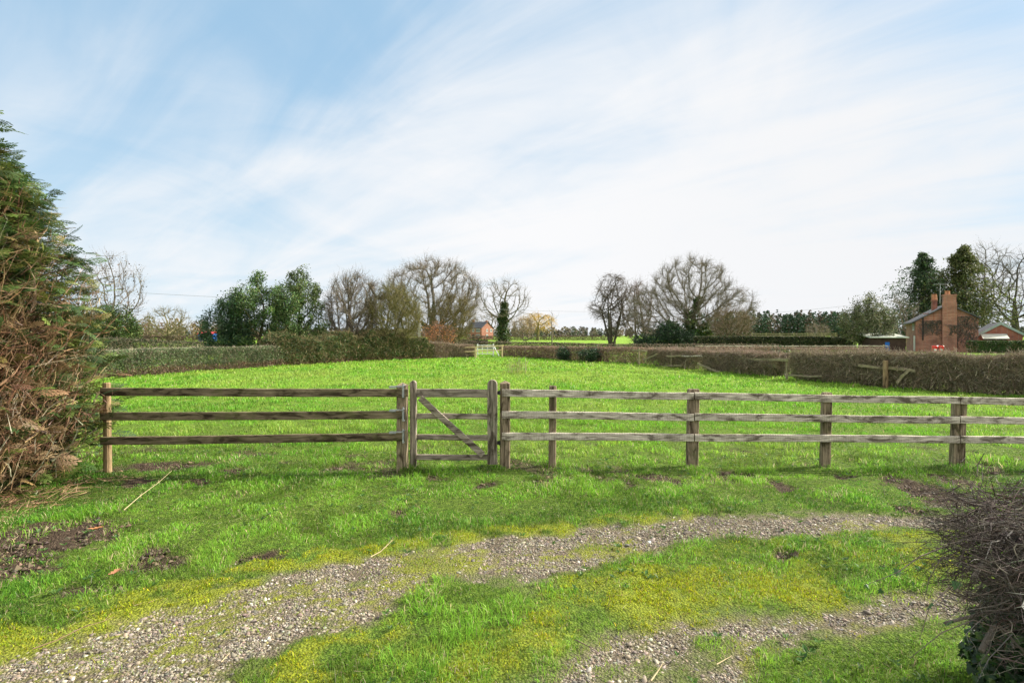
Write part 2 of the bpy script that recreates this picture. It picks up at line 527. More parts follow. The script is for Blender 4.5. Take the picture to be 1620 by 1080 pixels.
M['galvanised'] = noise_mat('galvanised', [(0.3, (0.22, 0.235, 0.24)), (0.7, (0.42, 0.44, 0.45))], 18, rough=0.5, spec=0.5)
M['galvanised'].node_tree.nodes['Principled BSDF'].inputs['Metallic'].default_value = 0.5
M['white_paint'] = noise_mat('white_paint', [(0.3, (0.62, 0.62, 0.60)), (0.6, (0.8, 0.8, 0.78))], 3, rough=0.6)
M['slate'] = noise_mat('slate', [(0.3, (0.045, 0.047, 0.055)), (0.7, (0.10, 0.10, 0.11))], 1.5, rough=0.6)
M['brick'] = brick_mat('brick', (0.30, 0.115, 0.085), (0.38, 0.18, 0.135), (0.29, 0.21, 0.17))
M['brick_red'] = brick_mat('brick_red', (0.28, 0.085, 0.055), (0.34, 0.13, 0.08), (0.28, 0.2, 0.16))
M['glass'] = noise_mat('glass', [(0.3, (0.05, 0.06, 0.07)), (0.7, (0.12, 0.13, 0.15))], 0.5, rough=0.1, spec=0.6)
M['terracotta'] = noise_mat('terracotta', [(0.3, (0.36, 0.16, 0.085)), (0.7, (0.50, 0.25, 0.14))], 4)
M['black_paint'] = noise_mat('black_paint', [(0.3, (0.012, 0.012, 0.014)), (0.7, (0.03, 0.03, 0.032))], 4, rough=0.5)
M['brown_paint'] = noise_mat('brown_paint', [(0.3, (0.035, 0.02, 0.018)), (0.7, (0.075, 0.045, 0.04))], 2)
M['roof_sheet'] = noise_mat('roof_sheet', [(0.3, (0.30, 0.33, 0.27)), (0.7, (0.5, 0.52, 0.46))], 1.2)
M['green_trim'] = noise_mat('green_trim', [(0.3, (0.22, 0.30, 0.26)), (0.7, (0.34, 0.42, 0.38))], 2)
M['blue_paint'] = noise_mat('blue_paint', [(0.3, (0.02, 0.09, 0.38)), (0.7, (0.03, 0.14, 0.5))], 2)
M['red_plastic'] = noise_mat('red_plastic', [(0.3, (0.62, 0.012, 0.012)), (0.7, (0.78, 0.03, 0.025))], 2, rough=0.4, spec=0.5)
M['pole_wood'] = noise_mat('pole_wood', [(0.3, (0.42, 0.40, 0.36)), (0.7, (0.62, 0.60, 0.55))], 3, sc=(6, 6, 1))
M['cable'] = noise_mat('cable', [(0.3, (0.16, 0.17, 0.18)), (0.7, (0.24, 0.25, 0.26))], 2)
# ---------------------------------------------------------------- ground: one sheet, with what grows or lies where
def to_px(x, y):
    y = np.maximum(y, 0.9)
    return CX + F * x / y, HY + F * CAMZ / y

def inpoly(px, py, poly):
    inside = np.zeros(px.shape, bool)
    n = len(poly)
    for i in range(n):
        x1, y1 = poly[i]; x2, y2 = poly[(i + 1) % n]
        c = ((y1 > py) != (y2 > py))
        with np.errstate(divide='ignore', invalid='ignore'):
            xi = (x2 - x1) * (py - y1) / (y2 - y1 + 1e-12) + x1
        inside ^= c & (px < xi)
    return inside

G1 = [(-400, 1110), (0, 1022), (160, 985), (330, 935), (480, 893), (640, 865), (800, 842), (950, 824), (1100, 811), (1300, 804), (1460, 803), (1900, 800), (1900, 832), (1450, 830), (1300, 837), (1180, 845), (1060, 862), (980, 880), (900, 905), (860, 925), (800, 908), (700, 918), (640, 945), (580, 985), (500, 1010), (430, 1045), (380, 1090), (300, 1160), (-500, 1300)]
G2 = [(780, 1150), (830, 1070), (880, 1030), (960, 1000), (1060, 975), (1160, 962), (1300, 952), (1420, 935), (1560, 915), (1900, 895), (1900, 945), (1560, 955), (1450, 980), (1300, 992), (1220, 1010), (1160, 1050), (1120, 1150)]
M1 = [(-300, 1040), (0, 985), (150, 955), (300, 910), (450, 875), (620, 848), (760, 828), (950, 812), (1100, 806), (1100, 818), (950, 828), (800, 846), (640, 868), (480, 901), (330, 945), (160, 1000), (0, 1050), (-300, 1120)]
M2 = [(880, 925), (1000, 890), (1120, 865), (1250, 845), (1440, 836), (1900, 835), (1900, 920), (1560, 925), (1420, 942), (1300, 958), (1160, 970), (1000, 992), (900, 1018), (800, 1075), (760, 1150), (480, 1150), (620, 1050), (780, 1000), (860, 975)]
M3 = [(380, 1150), (440, 1060), (540, 1005), (620, 985), (640, 1010), (560, 1060), (520, 1150)]
T1 = [(640, 965), (700, 930), (800, 930), (870, 960), (780, 1005), (700, 1020), (640, 1060), (560, 1150), (490, 1150), (560, 1030)]
MUD = [(55, 845, 150, 34), (20, 890, 70, 30), (245, 878, 52, 20), (150, 925, 75, 9), (1236, 760, 24, 10), (1165, 743, 28, 8), (1040, 752, 38, 8), (1075, 760, 20, 7), (930, 739, 26, 6), (1478, 768, 52, 22), (1425, 749, 26, 7), (1440, 790, 30, 12), (260, 736, 70, 9), (545, 738, 28, 6), (372, 743, 24, 6), (768, 766, 16, 7), (640, 802, 24, 6), (1245, 874, 26, 6), (400, 875, 30, 8), (310, 760, 26, 5), (860, 760, 30, 4), (990, 765, 20, 5), (1340, 745, 22, 5), (1520, 750, 40, 9), (690, 755, 22, 5), (215, 760, 40, 8)]

def masks(x, y):
    """share of gravel, moss, mud and tall green tuft at points of the ground"""
    x, y = np.asarray(x, float), np.asarray(y, float)
    wx = x + (fbm(x, y, 1.6, 4, 21) - 0.5) * 0.40 + (fbm(x, y, 9, 2, 29) - 0.5) * 0.25
    wy = y + (fbm(x, y, 1.6, 4, 22) - 0.5) * 0.26 + (fbm(x, y, 9, 2, 30) - 0.5) * 0.25
    px, py = to_px(wx, wy)
    near = (y > 0.9) & (y < 8.5)
    def f(poly):
        return (inpoly(px, py, poly) & near).astype(float)
    n = fbm(x, y, 2.6, 4, 31)
    n2 = fbm(x, y, 6.0, 3, 33)
    hf = fbm(x, y, 22.0, 2, 35)
    def soft(poly):
        """share inside, blurred by a hand's breadth so that what grows there thins out at its rim"""
        s = 0.0
        for ox, oy in ((0, 0), (.11, .04), (-.11, -.04), (.03, .11), (-.03, -.11)):
            qx, qy = to_px(wx + ox, wy + oy)
            s = s + inpoly(qx, qy, poly)
        return s / 5.0 * near
    g = soft(G1) * (0.6 + 0.4 * smooth(0.18, 0.36, n)) + soft(G2) * (0.35 + 0.65 * smooth(0.26, 0.46, n))
    g = np.clip(g, 0, 1)
    m1, m2, m3 = soft(M1), soft(M2), soft(M3)
    moss = np.clip(m1 * smooth(0.30, 0.54, n2) * 0.9 + m2 * smooth(0.40, 0.68, fbm(x, y, 1.9, 4, 37) * .55 + n2 * .25 + hf * .2) * 0.9 + m3 * smooth(0.38, 0.58, n2) * 0.9, 0, 1)
    moss = np.maximum(moss, g * smooth(0.54, 0.74, fbm(x, y, 1.3, 3, 39) * .65 + hf * .35) * 0.75)
    t = f(T1)
    g = g * (1 - 0.7 * t * smooth(0.3, 0.5, n2))
    mud = np.zeros_like(x)
    for (cx, cy, rx, ry) in MUD:
        Y0 = CAMZ * F / (cy - HY); X0 = (cx - CX) / F * Y0
        RX = rx / F * Y0; RY = max(ry / F * Y0 * Y0 / CAMZ, 0.10)
        d = ((wx - X0) / RX) ** 2 + ((wy - Y0) / RY) ** 2
        mud = np.maximum(mud, smooth(1.25, 0.45, d + (n2 - 0.5) * 1.2))
    # poached ground along the fence
    poach = smooth(0.60, 0.74, fbm(x, y, 2.2, 4, 41)) * smooth(6.0, 7.0, y) * smooth(11, 8.5, y) * 0.8
    mud = np.maximum(mud, poach)
    mud = mud * (1 - g)
    moss = moss * (1 - mud)
    return g, moss, mud, t

def ground():
    def axis(lo, hi, step, far_lo, far_hi, gr=1.16):
        a = list(np.arange(lo, hi + 1e-6, step))
        s, v = step, a[-1]
        while v < far_hi:
            s *= gr; v += s; a.append(v)
        s, v, b = step, a[0], []
        while v > far_lo:
            s *= gr; v -= s; b.append(v)
        return np.array(b[::-1] + a)
    xs = axis(-9, 9.5, 0.05, -3500, 3500)
    ys = axis(1.2, 11.5, 0.045, -40, 5000, 1.12)
    X, Y = np.meshgrid(xs, ys)
    x, y = X.ravel(), Y.ravel()
    g, moss, mud, t = masks(x, y)
    z = gz(x, y)
    z = z - 0.02 * g + 0.012 * moss - 0.03 * mud + mud * (fbm(x, y, 7, 3, 51) - 0.5) * 0.12 * smooth(14, 9, y)
    nx, ny = len(xs), len(ys)
    i = (np.arange(ny - 1)[:, None] * nx + np.arange(nx - 1)[None]).ravel()
    Q = np.stack([i, i + 1, i + 1 + nx, i + nx], 1)
    mb = MB()
    field = smooth(6.5, 9.5, y)
    mb.add(np.stack([x, y, z], 1), Q, np.stack([g, moss, mud], 1))
    m, nt, N, L, b = newmat('ground')
    tc = N.new('ShaderNodeTexCoord')
    v = tc.outputs['Object']
    at = N.new('ShaderNodeAttribute'); at.attribute_name = 'tint'
    sp = N.new('ShaderNodeSeparateColor'); L.new(at.outputs['Color'], sp.inputs[0])
    def mixc(f, a, c):
        n = N.new('ShaderNodeMix'); n.data_type = 'RGBA'
        for sock, val in ((0, f), (6, a), (7, c)):
            if isinstance(val, tuple): n.inputs[sock].default_value = (*val, 1)
            elif isinstance(val, float): n.inputs[sock].default_value = val
            else: L.new(val, n.inputs[sock])
        return n.outputs[2]
    # turf: thatch, soil and leaf colours
    n1 = tex(N, L, 'ShaderNodeTexNoise', 22, v, Detail=8, Roughness=0.75)
    turf = ramp(N, [(0.30, (0.028, 0.030, 0.012)), (0.46, (0.065, 0.105, 0.018)), (0.60, (0.13, 0.20, 0.026)), (0.76, (0.26, 0.25, 0.09))])
    L.new(n1.outputs['Fac'], turf.inputs[0])
    # grassland far away: broad tufts
    n2 = tex(N, L, 'ShaderNodeTexNoise', 2.2, v, Detail=9, Roughness=0.72)
    far = ramp(N, [(0.34, (0.08, 0.15, 0.018)), (0.50, (0.17, 0.29, 0.03)), (0.68, (0.26, 0.38, 0.05))])
    L.new(n2.outputs['Fac'], far.inputs[0])
    sy = N.new('ShaderNodeSeparateXYZ'); L.new(v, sy.inputs[0])
    fr = N.new('ShaderNodeMapRange'); fr.inputs['From Min'].default_value = 8; fr.inputs['From Max'].default_value = 22
    L.new(sy.outputs[1], fr.inputs[0])
    base = mixc(fr.outputs[0], turf.outputs[0], far.outputs[0])
    vo = tex(N, L, 'ShaderNodeTexVoronoi', 60, v, Randomness=1.0)
    gr = ramp(N, [(0.0, (0.33, 0.275, 0.215)), (0.2, (0.22, 0.18, 0.135)), (0.5, (0.06, 0.048, 0.034))])
    L.new(vo.outputs['Distance'], gr.inputs[0])
    n5 = tex(N, L, 'ShaderNodeTexNoise', 9, v, Detail=7, Roughness=0.7)
    fines = ramp(N, [(0.36, (0.12, 0.095, 0.065)), (0.52, (0.23, 0.19, 0.14)), (0.70, (0.20, 0.19, 0.08))])
    L.new(n5.outputs['Fac'], fines.inputs[0])
    gv = mixc(0.45, gr.outputs[0], fines.outputs[0])
    base = mixc(sp.outputs[0], base, gv)
    n3 = tex(N, L, 'ShaderNodeTexNoise', 60, v, Detail=6, Roughness=0.7)
    mo = ramp(N, [(0.32, (0.085, 0.085, 0.02)), (0.5, (0.19, 0.22, 0.022)), (0.68, (0.31, 0.34, 0.03))])
    L.new(n3.outputs['Fac'], mo.inputs[0])
    base = mixc(sp.outputs[1], base, mo.outputs[0])
    n4 = tex(N, L, 'ShaderNodeTexNoise', 14, v, Detail=8, Roughness=0.7)
    md = ramp(N, [(0.3, (0.025, 0.018, 0.012)), (0.7, (0.10, 0.072, 0.050))])
    L.new(n4.outputs['Fac'], md.inputs[0])
    base = mixc(sp.outputs[2], base, md.outputs[0])
    L.new(base, b.inputs['Base Color'])
    b.inputs['Roughness'].default_value = 0.95
    b.inputs['Specular IOR Level'].default_value = 0.1
    ad = N.new('ShaderNodeMath'); ad.operation = 'SUBTRACT'
    L.new(n1.outputs['Fac'], ad.inputs[0]); L.new(vo.outputs['Distance'], ad.inputs[1])
    bp = N.new('ShaderNodeBump'); bp.inputs['Strength'].default_value = 0.9; bp.inputs['Distance'].default_value = 0.02
    L.new(ad.outputs[0], bp.inputs['Height']); L.new(bp.outputs[0], b.inputs['Normal'])
    o = mb.build('ground', m, smooth_=True, tint=True)
    tag(o, 'flat pasture, mossy verge and gravelled farm track running out to the horizon', 'ground', kind='structure')
ground()

# ---------------------------------------------------------------- grass, moss and gravel (uncountable)
def in_conifer(x, y):
    return (x + 7.7) ** 2 + (y - 6.7) ** 2 < 2.05 ** 2

def blades(mb, x, y, h, w, lean, rs, col):
    N = len(x)
    z = gz(x, y) - 0.008
    g, mo, mud, t = masks(x, y)
    z = z - 0.02 * g + 0.012 * mo - 0.03 * mud
    a = rs.uniform(0, 2 * math.pi, N)
    d = np.stack([np.cos(a), np.sin(a), np.zeros(N)], 1)
    fa = a + rs.normal(0, 0.9, N) + math.pi / 2
    s = np.stack([np.cos(fa), np.sin(fa), np.zeros(N)], 1)
    p = np.stack([x, y, z], 1)
    up = np.array([0, 0, 1.0])
    h = h[:, None]; w = w[:, None]; le = lean[:, None]
    mid = p + up * h * 0.62 + d * h * le * 0.38
    tip = p + up * h * np.sqrt(np.clip(1.05 - le ** 2 * 0.55, 0.12, 1)) + d * h * le * 1.05
    V = np.stack([p - s * w * 0.5, p + s * w * 0.5, mid + s * w * 0.42, mid - s * w * 0.42, tip], 1).reshape(-1, 3)
    b = np.arange(N) * 5
    T = np.concatenate([np.stack([b, b + 1, b + 2], 1), np.stack([b, b + 2, b + 3], 1), np.stack([b + 3, b + 2, b + 4], 1)])
    c = np.repeat(col, 5, 0).reshape(N, 5, 3).copy()
    mb.add(V, T, c.reshape(-1, 3))

def grass():
    rs = np.random.default_rng(5)
    verge, mead = MB(), MB()
    deep, mid_, bright, yel, straw = (0.075, 0.190, 0.020), (0.125, 0.280, 0.026), (0.170, 0.325, 0.032), (0.28, 0.32, 0.040), (0.44, 0.38, 0.22)
    bands = [(2.25, 3.4, 8200, 0.0036, 0.056), (3.4, 5.2, 5200, 0.0046, 0.053), (5.2, 8.0, 4300, 0.0060, 0.055),
             (8.0, 12, 1250, 0.0095, 0.062), (12, 19, 520, 0.015, 0.070), (19, 30, 210, 0.026, 0.085), (30, 52, 75, 0.05, 0.10)]
    for (y0, y1, dens, w, h) in bands:
        A = (y1 - y0) * (0.95 * (y0 + y1) + 2.4)
        n = int(A * dens)
        u = rs.random(n)
        y = y0 + (y1 - y0) * u
        keep = rs.random(n) < (0.95 * y + 1.2) / (0.95 * y1 + 1.2)
        y = y[keep]
        x = rs.uniform(-1, 1, len(y)) * (0.95 * y + 1.2)
        g, mo, mud, t = masks(x, y)
        tuft = fbm(x, y, 1.1, 4, 61); fine = fbm(x, y, 5.0, 3, 63)
        dmul = (1 - 0.90 * np.clip(g, 0, 1)) * (1 - 0.52 * mo) * (1 - 0.86 * mud)
        clump = fbm(x, y, 3.2, 3, 67)
        dmul = dmul * np.where(y < 9, 0.62 + 0.70 * smooth(0.33, 0.58, fine), 0.32 + 0.80 * smooth(0.38, 0.56, clump))
        k = (rs.random(len(x)) < dmul) & ~in_conifer(x, y)
        if y0 > 11:      # keep the pasture inside its hedges
            k &= (x > -17.6 + 0.0 * y) | (y < 23)
        x, y, g, mo, mud, t, tuft, fine, clump = [q[k] for q in (x, y, g, mo, mud, t, tuft, fine, clump)]
        N = len(x)
        verge_zone = y < 7.7
        hh = h * (0.45 + 0.75 * smooth(0.3, 0.7, tuft) + np.where(y > 8, 0.65, 0.55) * smooth(0.48, 0.68, clump)) * rs.uniform(0.5, 1.25, N)
        hh = hh * np.where(verge_zone, 0.85 + 0.55 * t, 1.0) * (1 - 0.45 * np.clip(mo + g, 0, 1))
        # longer grass round the feet of posts and gate
        for fx, fy in ((-1.44, 7.6), (-0.02, 7.78), (-0.24, 7.7), (-0.6, 7.62), (0.58, 7.85), (2.5, 7.75), (4.4, 7.9), (6.3, 7.95), (-1.2, 7.5)):
            hh = hh * (1 + 0.75 * np.exp(-((x - fx) ** 2 + (y - fy) ** 2) / 0.05))
        ww = w * rs.uniform(0.7, 1.3, N)
        lean = rs.uniform(0.15, 1.15, N)
        # kinds of grass come in patches
        pn = fbm(x, y, 0.55, 4, 71) + rs.normal(0, 0.12, N)
        r = rs.random(N)
        cols = np.empty((N, 3))
        base = np.where((pn < 0.41)[:, None], np.array(deep), np.array(mid_))
        base = np.where((pn > 0.50)[:, None], np.array(bright), base)
        fieldc = np.where((pn < 0.42)[:, None], np.array(mid_), np.array(bright))
        fieldc = np.where((pn > 0.62)[:, None], np.array((0.22, 0.33, 0.05)), fieldc)
        ft = smooth(7.4, 9.8, y)[:, None]
        cols = base * (1 - ft) + fieldc * ft
        my = np.clip(mo * 0.85 + g * 0.6, 0, 1)[:, None] * 0.75
        cols = cols * (1 - my) + np.array(yel) * my
        ps = np.where(y < 9, 0.04 + 0.10 * smooth(0.5, 0.7, fine) + 0.2 * mud, 0.018)
        cols = np.where((r < ps)[:, None], np.array(straw), cols)
        wear = smooth(0.55, 0.72, fbm(x, y, 0.22, 3, 91))[:, None] * 0.38 * ft
        cols = cols * (1 - wear) + np.array((0.27, 0.31, 0.07)) * wear
        cols = cols * (0.60 + 0.68 * smooth(0.34, 0.64, clump))[:, None]  # shade in the gaps between tussocks, put into the blade colour
        th = (smooth(0.50, 0.70, fbm(x, y, 1.5, 4, 93)) * (1 - ft[:, 0]))[:, None] * 0.12
        cols = cols * (1 - th) + np.array((0.21, 0.205, 0.055)) * th
        cols = cols * np.exp(rs.normal(0, 0.22, (N, 1))) * np.exp(rs.normal(0, 0.07, (N, 3)))
        v = y < 7.75
        for mbx, q in ((verge, v), (mead, ~v)):
            if q.any():
                blades(mbx, x[q], y[q], hh[q], ww[q], lean[q], rs, cols[q])
    o = verge.build('verge_grass', M['blade'], tint=True)
    tag(o, 'uneven green grass of the verge around the gravel track', 'grass', kind='stuff')
    o = mead.build('meadow_grass', M['blade'], tint=True)
    tag(o, 'bright green grazed grass of the paddock behind the fence', 'grass', kind='stuff')

    # moss cushions
    mb = MB()
    for (y0, y1, dens) in ((2.25, 3.4, 15000), (3.4, 5.2, 9000), (5.2, 6.8, 4500)):
        n = int((y1 - y0) * (0.95 * (y0 + y1) + 1.6) * dens)
        y = rs.uniform(y0, y1, n); x = rs.uniform(-1, 1, n) * (0.95 * y + 0.8)
        g, mo, mud, t = masks(x, y)
        k = rs.random(n) < mo * (1 - 0.75 * g) * smooth(0.32, 0.60, fbm(x, y, 11, 3, 81))
        x, y = x[k], y[k]
        N = len(x)
        c = palette(rs, N, [(0.31, 0.355, 0.02), (0.44, 0.46, 0.03), (0.19, 0.25, 0.024), (0.30, 0.24, 0.09)], [4, 3, 3, 1.4], 0.2)
        hh = 0.016 * rs.uniform(0.6, 1.5, N) * (0.7 + 0.6 * fbm(x, y, 5, 2, 83))
        blades(mb, x, y, hh + 0.006, np.full(N, 0.0045 if y0 < 3 else 0.007), rs.uniform(0.2, 0.9, N), rs, c)
    o = mb.build('moss', M['moss'], tint=True)
    tag(o, 'yellow green moss creeping over the gravel of the track', 'moss', kind='stuff')

    # pebbles
    mb = MB()
    n_lat = 6
    V0 = [(0, 0, 1)]
    for lat, m_ in ((0.62, n_lat), (0.0, n_lat), (-0.62, n_lat)):
        for q in range(m_):
            a = 2 * math.pi * (q + (0.5 if lat == 0.0 else 0)) / m_
            cr = math.sqrt(1 - lat * lat); V0.append((cr * math.cos(a), cr * math.sin(a), lat))
    V0.append((0, 0, -1)); V0 = np.array(V0)
    T0 = []
    for q in range(6):
        q2 = (q + 1) % 6
        T0.append((0, 1 + q, 1 + q2))
        T0 += [(1 + q, 7 + q, 1 + q2), (1 + q2, 7 + q, 7 + q2), (7 + q, 13 + q2, 7 + q2), (7 + q, 13 + q, 13 + q2), (13 + q, 19, 13 + q2)]
    T0 = np.array(T0)
    for (y0, y1, dens) in ((2.2, 3.4, 10500), (3.4, 5.0, 7500), (5.0, 6.6, 4600)):
        n = int((y1 - y0) * (0.95 * (y0 + y1) + 1.6) * dens)
        y = rs.uniform(y0, y1, n); x = rs.uniform(-1, 1, n) * (0.95 * y + 0.8)
        g, mo, mud, t = masks(x, y)
        k = rs.random(n) < np.clip(g * (1 - 0.5 * mo) * smooth(.15, .42, fbm(x, y, 8, 2, 95)) + 0.10 * mo + 0.008 * (y < 6.3), 0, 1) * (1 - .8 * mud)
        x, y, mo = x[k], y[k], mo[k]
        N = len(x)
        s = np.exp(rs.normal(math.log(0.0047), 0.42, N)) * (1.0 if y0 < 5 else 1.15)
        sc = np.stack([s * rs.uniform(0.9, 1.6, N), s * rs.uniform(0.75, 1.1, N), s * rs.uniform(0.4, 0.75, N)], 1)
        a = rs.uniform(0, 2 * math.pi, N); ca, sa = np.cos(a)[:, None], np.sin(a)[:, None]
        P = V0[None] * sc[:, None] * (1 + rs.normal(0, 0.09, (N, len(V0), 1)))
        til = rs.normal(0, 0.3, (N, 1))
        P[..., 2] += P[..., 0] * til
        Xr = P[..., 0] * ca - P[..., 1] * sa; Yr = P[..., 0] * sa + P[..., 1] * ca
        z = gz(x, y) - 0.02 + s * 0.28
        V = np.stack([Xr + x[:, None], Yr + y[:, None], P[..., 2] + z[:, None]], -1).reshape(-1, 3)
        T = (T0[None] + (np.arange(N) * len(V0))[:, None, None]).reshape(-1, 3)
        c = palette(rs, N, [(0.25, 0.215, 0.165), (0.19, 0.162, 0.125), (0.32, 0.28, 0.22), (0.20, 0.165, 0.125), (0.11, 0.096, 0.08), (0.50, 0.46, 0.39), (0.25, 0.21, 0.145)], [4, 4, 2, 1.2, 3, 0.6, 1.5], 0.16)
        mossy = (rs.random(N) < mo * 0.4)[:, None]
        c = np.where(mossy, c * np.array([0.7, 0.75, 0.3]), c)
        mb.add(V, T, np.repeat(c, len(V0), 0))
    o = mb.build('gravel', M['pebble'], smooth_=True, tint=True)
    tag(o, 'rounded grey and buff pebbles of the wheel tracks', 'gravel', kind='stuff')
grass()

def litter():
    rs = np.random.default_rng(17)
    # crumbs and clods of bare soil
    mb = MB()
    n = 42000
    y = 3.2 + 7.5 * rs.random(n) ** 1.3; x = rs.uniform(-1, 1, n) * (0.95 * y + .6)
    g, mo, mud, t = masks(x, y)
    k = rs.random(n) < mud * .9
    x, y = x[k], y[k]; N = len(x)
    s = np.exp(rs.normal(math.log(.011), .5, N))
    O = np.array([(1, 0, 0), (0, 1, 0), (-1, 0, 0), (0, -1, 0), (0, 0, 1), (0, 0, -1)], float)
    T0 = np.array([(0, 1, 4), (1, 2, 4), (2, 3, 4), (3, 0, 4), (1, 0, 5), (2, 1, 5), (3, 2, 5), (0, 3, 5)])
    V = O[None] * s[:, None, None] * rs.uniform(.6, 1.4, (N, 6, 1)) * np.array([1, 1, .7])
    a = rs.uniform(0, 6.28, N); ca, sa = np.cos(a)[:, None], np.sin(a)[:, None]
    V = np.stack([V[..., 0] * ca - V[..., 1] * sa + x[:, None], V[..., 0] * sa + V[..., 1] * ca + y[:, None], V[..., 2] + (gz(x, y) - .03 + s * .4)[:, None]], -1)
    T = (T0[None] + (np.arange(N) * 6)[:, None, None]).reshape(-1, 3)
    mb.add(V.reshape(-1, 3), T, np.repeat(palette(rs, N, [(.10, .072, .05), (.065, .048, .035), (.15, .11, .075)], None, .2), 6, 0))
    tag(mb.build('soil_clods', M['pebble'], tint=True), 'dark crumbs of bare trodden soil', 'soil', kind='stuff')
    # flat rosettes of broad leaved weeds and clover in the turf
    mb = MB()
    n = 1500
    y = 2.4 + 6.5 * rs.random(n); x = rs.uniform(-1, 1, n) * (0.95 * y + .6)
    g, mo, mud, t = masks(x, y)
    k = (rs.random(n) < (1 - g) * (1 - .6 * mo) * smooth(.42, .6, fbm(x, y, 1.2, 3, 97)) + .06) & ~in_conifer(x, y)
    x, y = x[k], y[k]
    for q in range(7):
        N = len(x); an = q * .9 + rs.uniform(0, 6.28, N); L = rs.uniform(.018, .05, N)
        d = np.stack([np.cos(an), np.sin(an), rs.uniform(.25, .8, N)], 1)
        P = np.stack([x, y, gz(x, y) + .015], 1) + unit(d) * (L * .55)[:, None]
        leaves(mb, P, L, rs, palette(rs, N, [(.08, .17, .035), (.11, .21, .04), (.06, .13, .035)], None, .15), .9, .5, d)
    # dead grass lying in the verge
    N = 5200
    y = 2.4 + 7.5 * rs.random(N); x = rs.uniform(-1, 1, N) * (0.95 * y + .6)
    k = (rs.random(N) < .25 + .75 * smooth(.5, .62, fbm(x, y, .9, 3, 99))) & ~in_conifer(x, y)
    x, y = x[k], y[k]; N = len(x)
    P = np.stack([x, y, gz(x, y) + rs.uniform(.01, .045, N)], 1)
    d = unit(np.stack([rs.normal(size=N), rs.normal(size=N), rs.normal(0, .18, N)], 1))
    cones(mb, P, P + d * rs.uniform(.03, .11, (N, 1)), .0014, palette(rs, N, [(.46, .38, .22), (.34, .27, .15), (.52, .46, .30)], None, .15))
    tag(mb.build('turf_weeds', M['blade'], tint=True), 'small flat weeds and dead stems scattered in the verge turf', 'weeds', kind='stuff')
litter()

# ---------------------------------------------------------------- fences and gate
def add_part(parent, name, fn, mat, label=None, **kw):
    mb = MB(); fn(mb)
    o = mb.build(name, mat, parent, **kw)
    if label: o['label'] = label
    return o

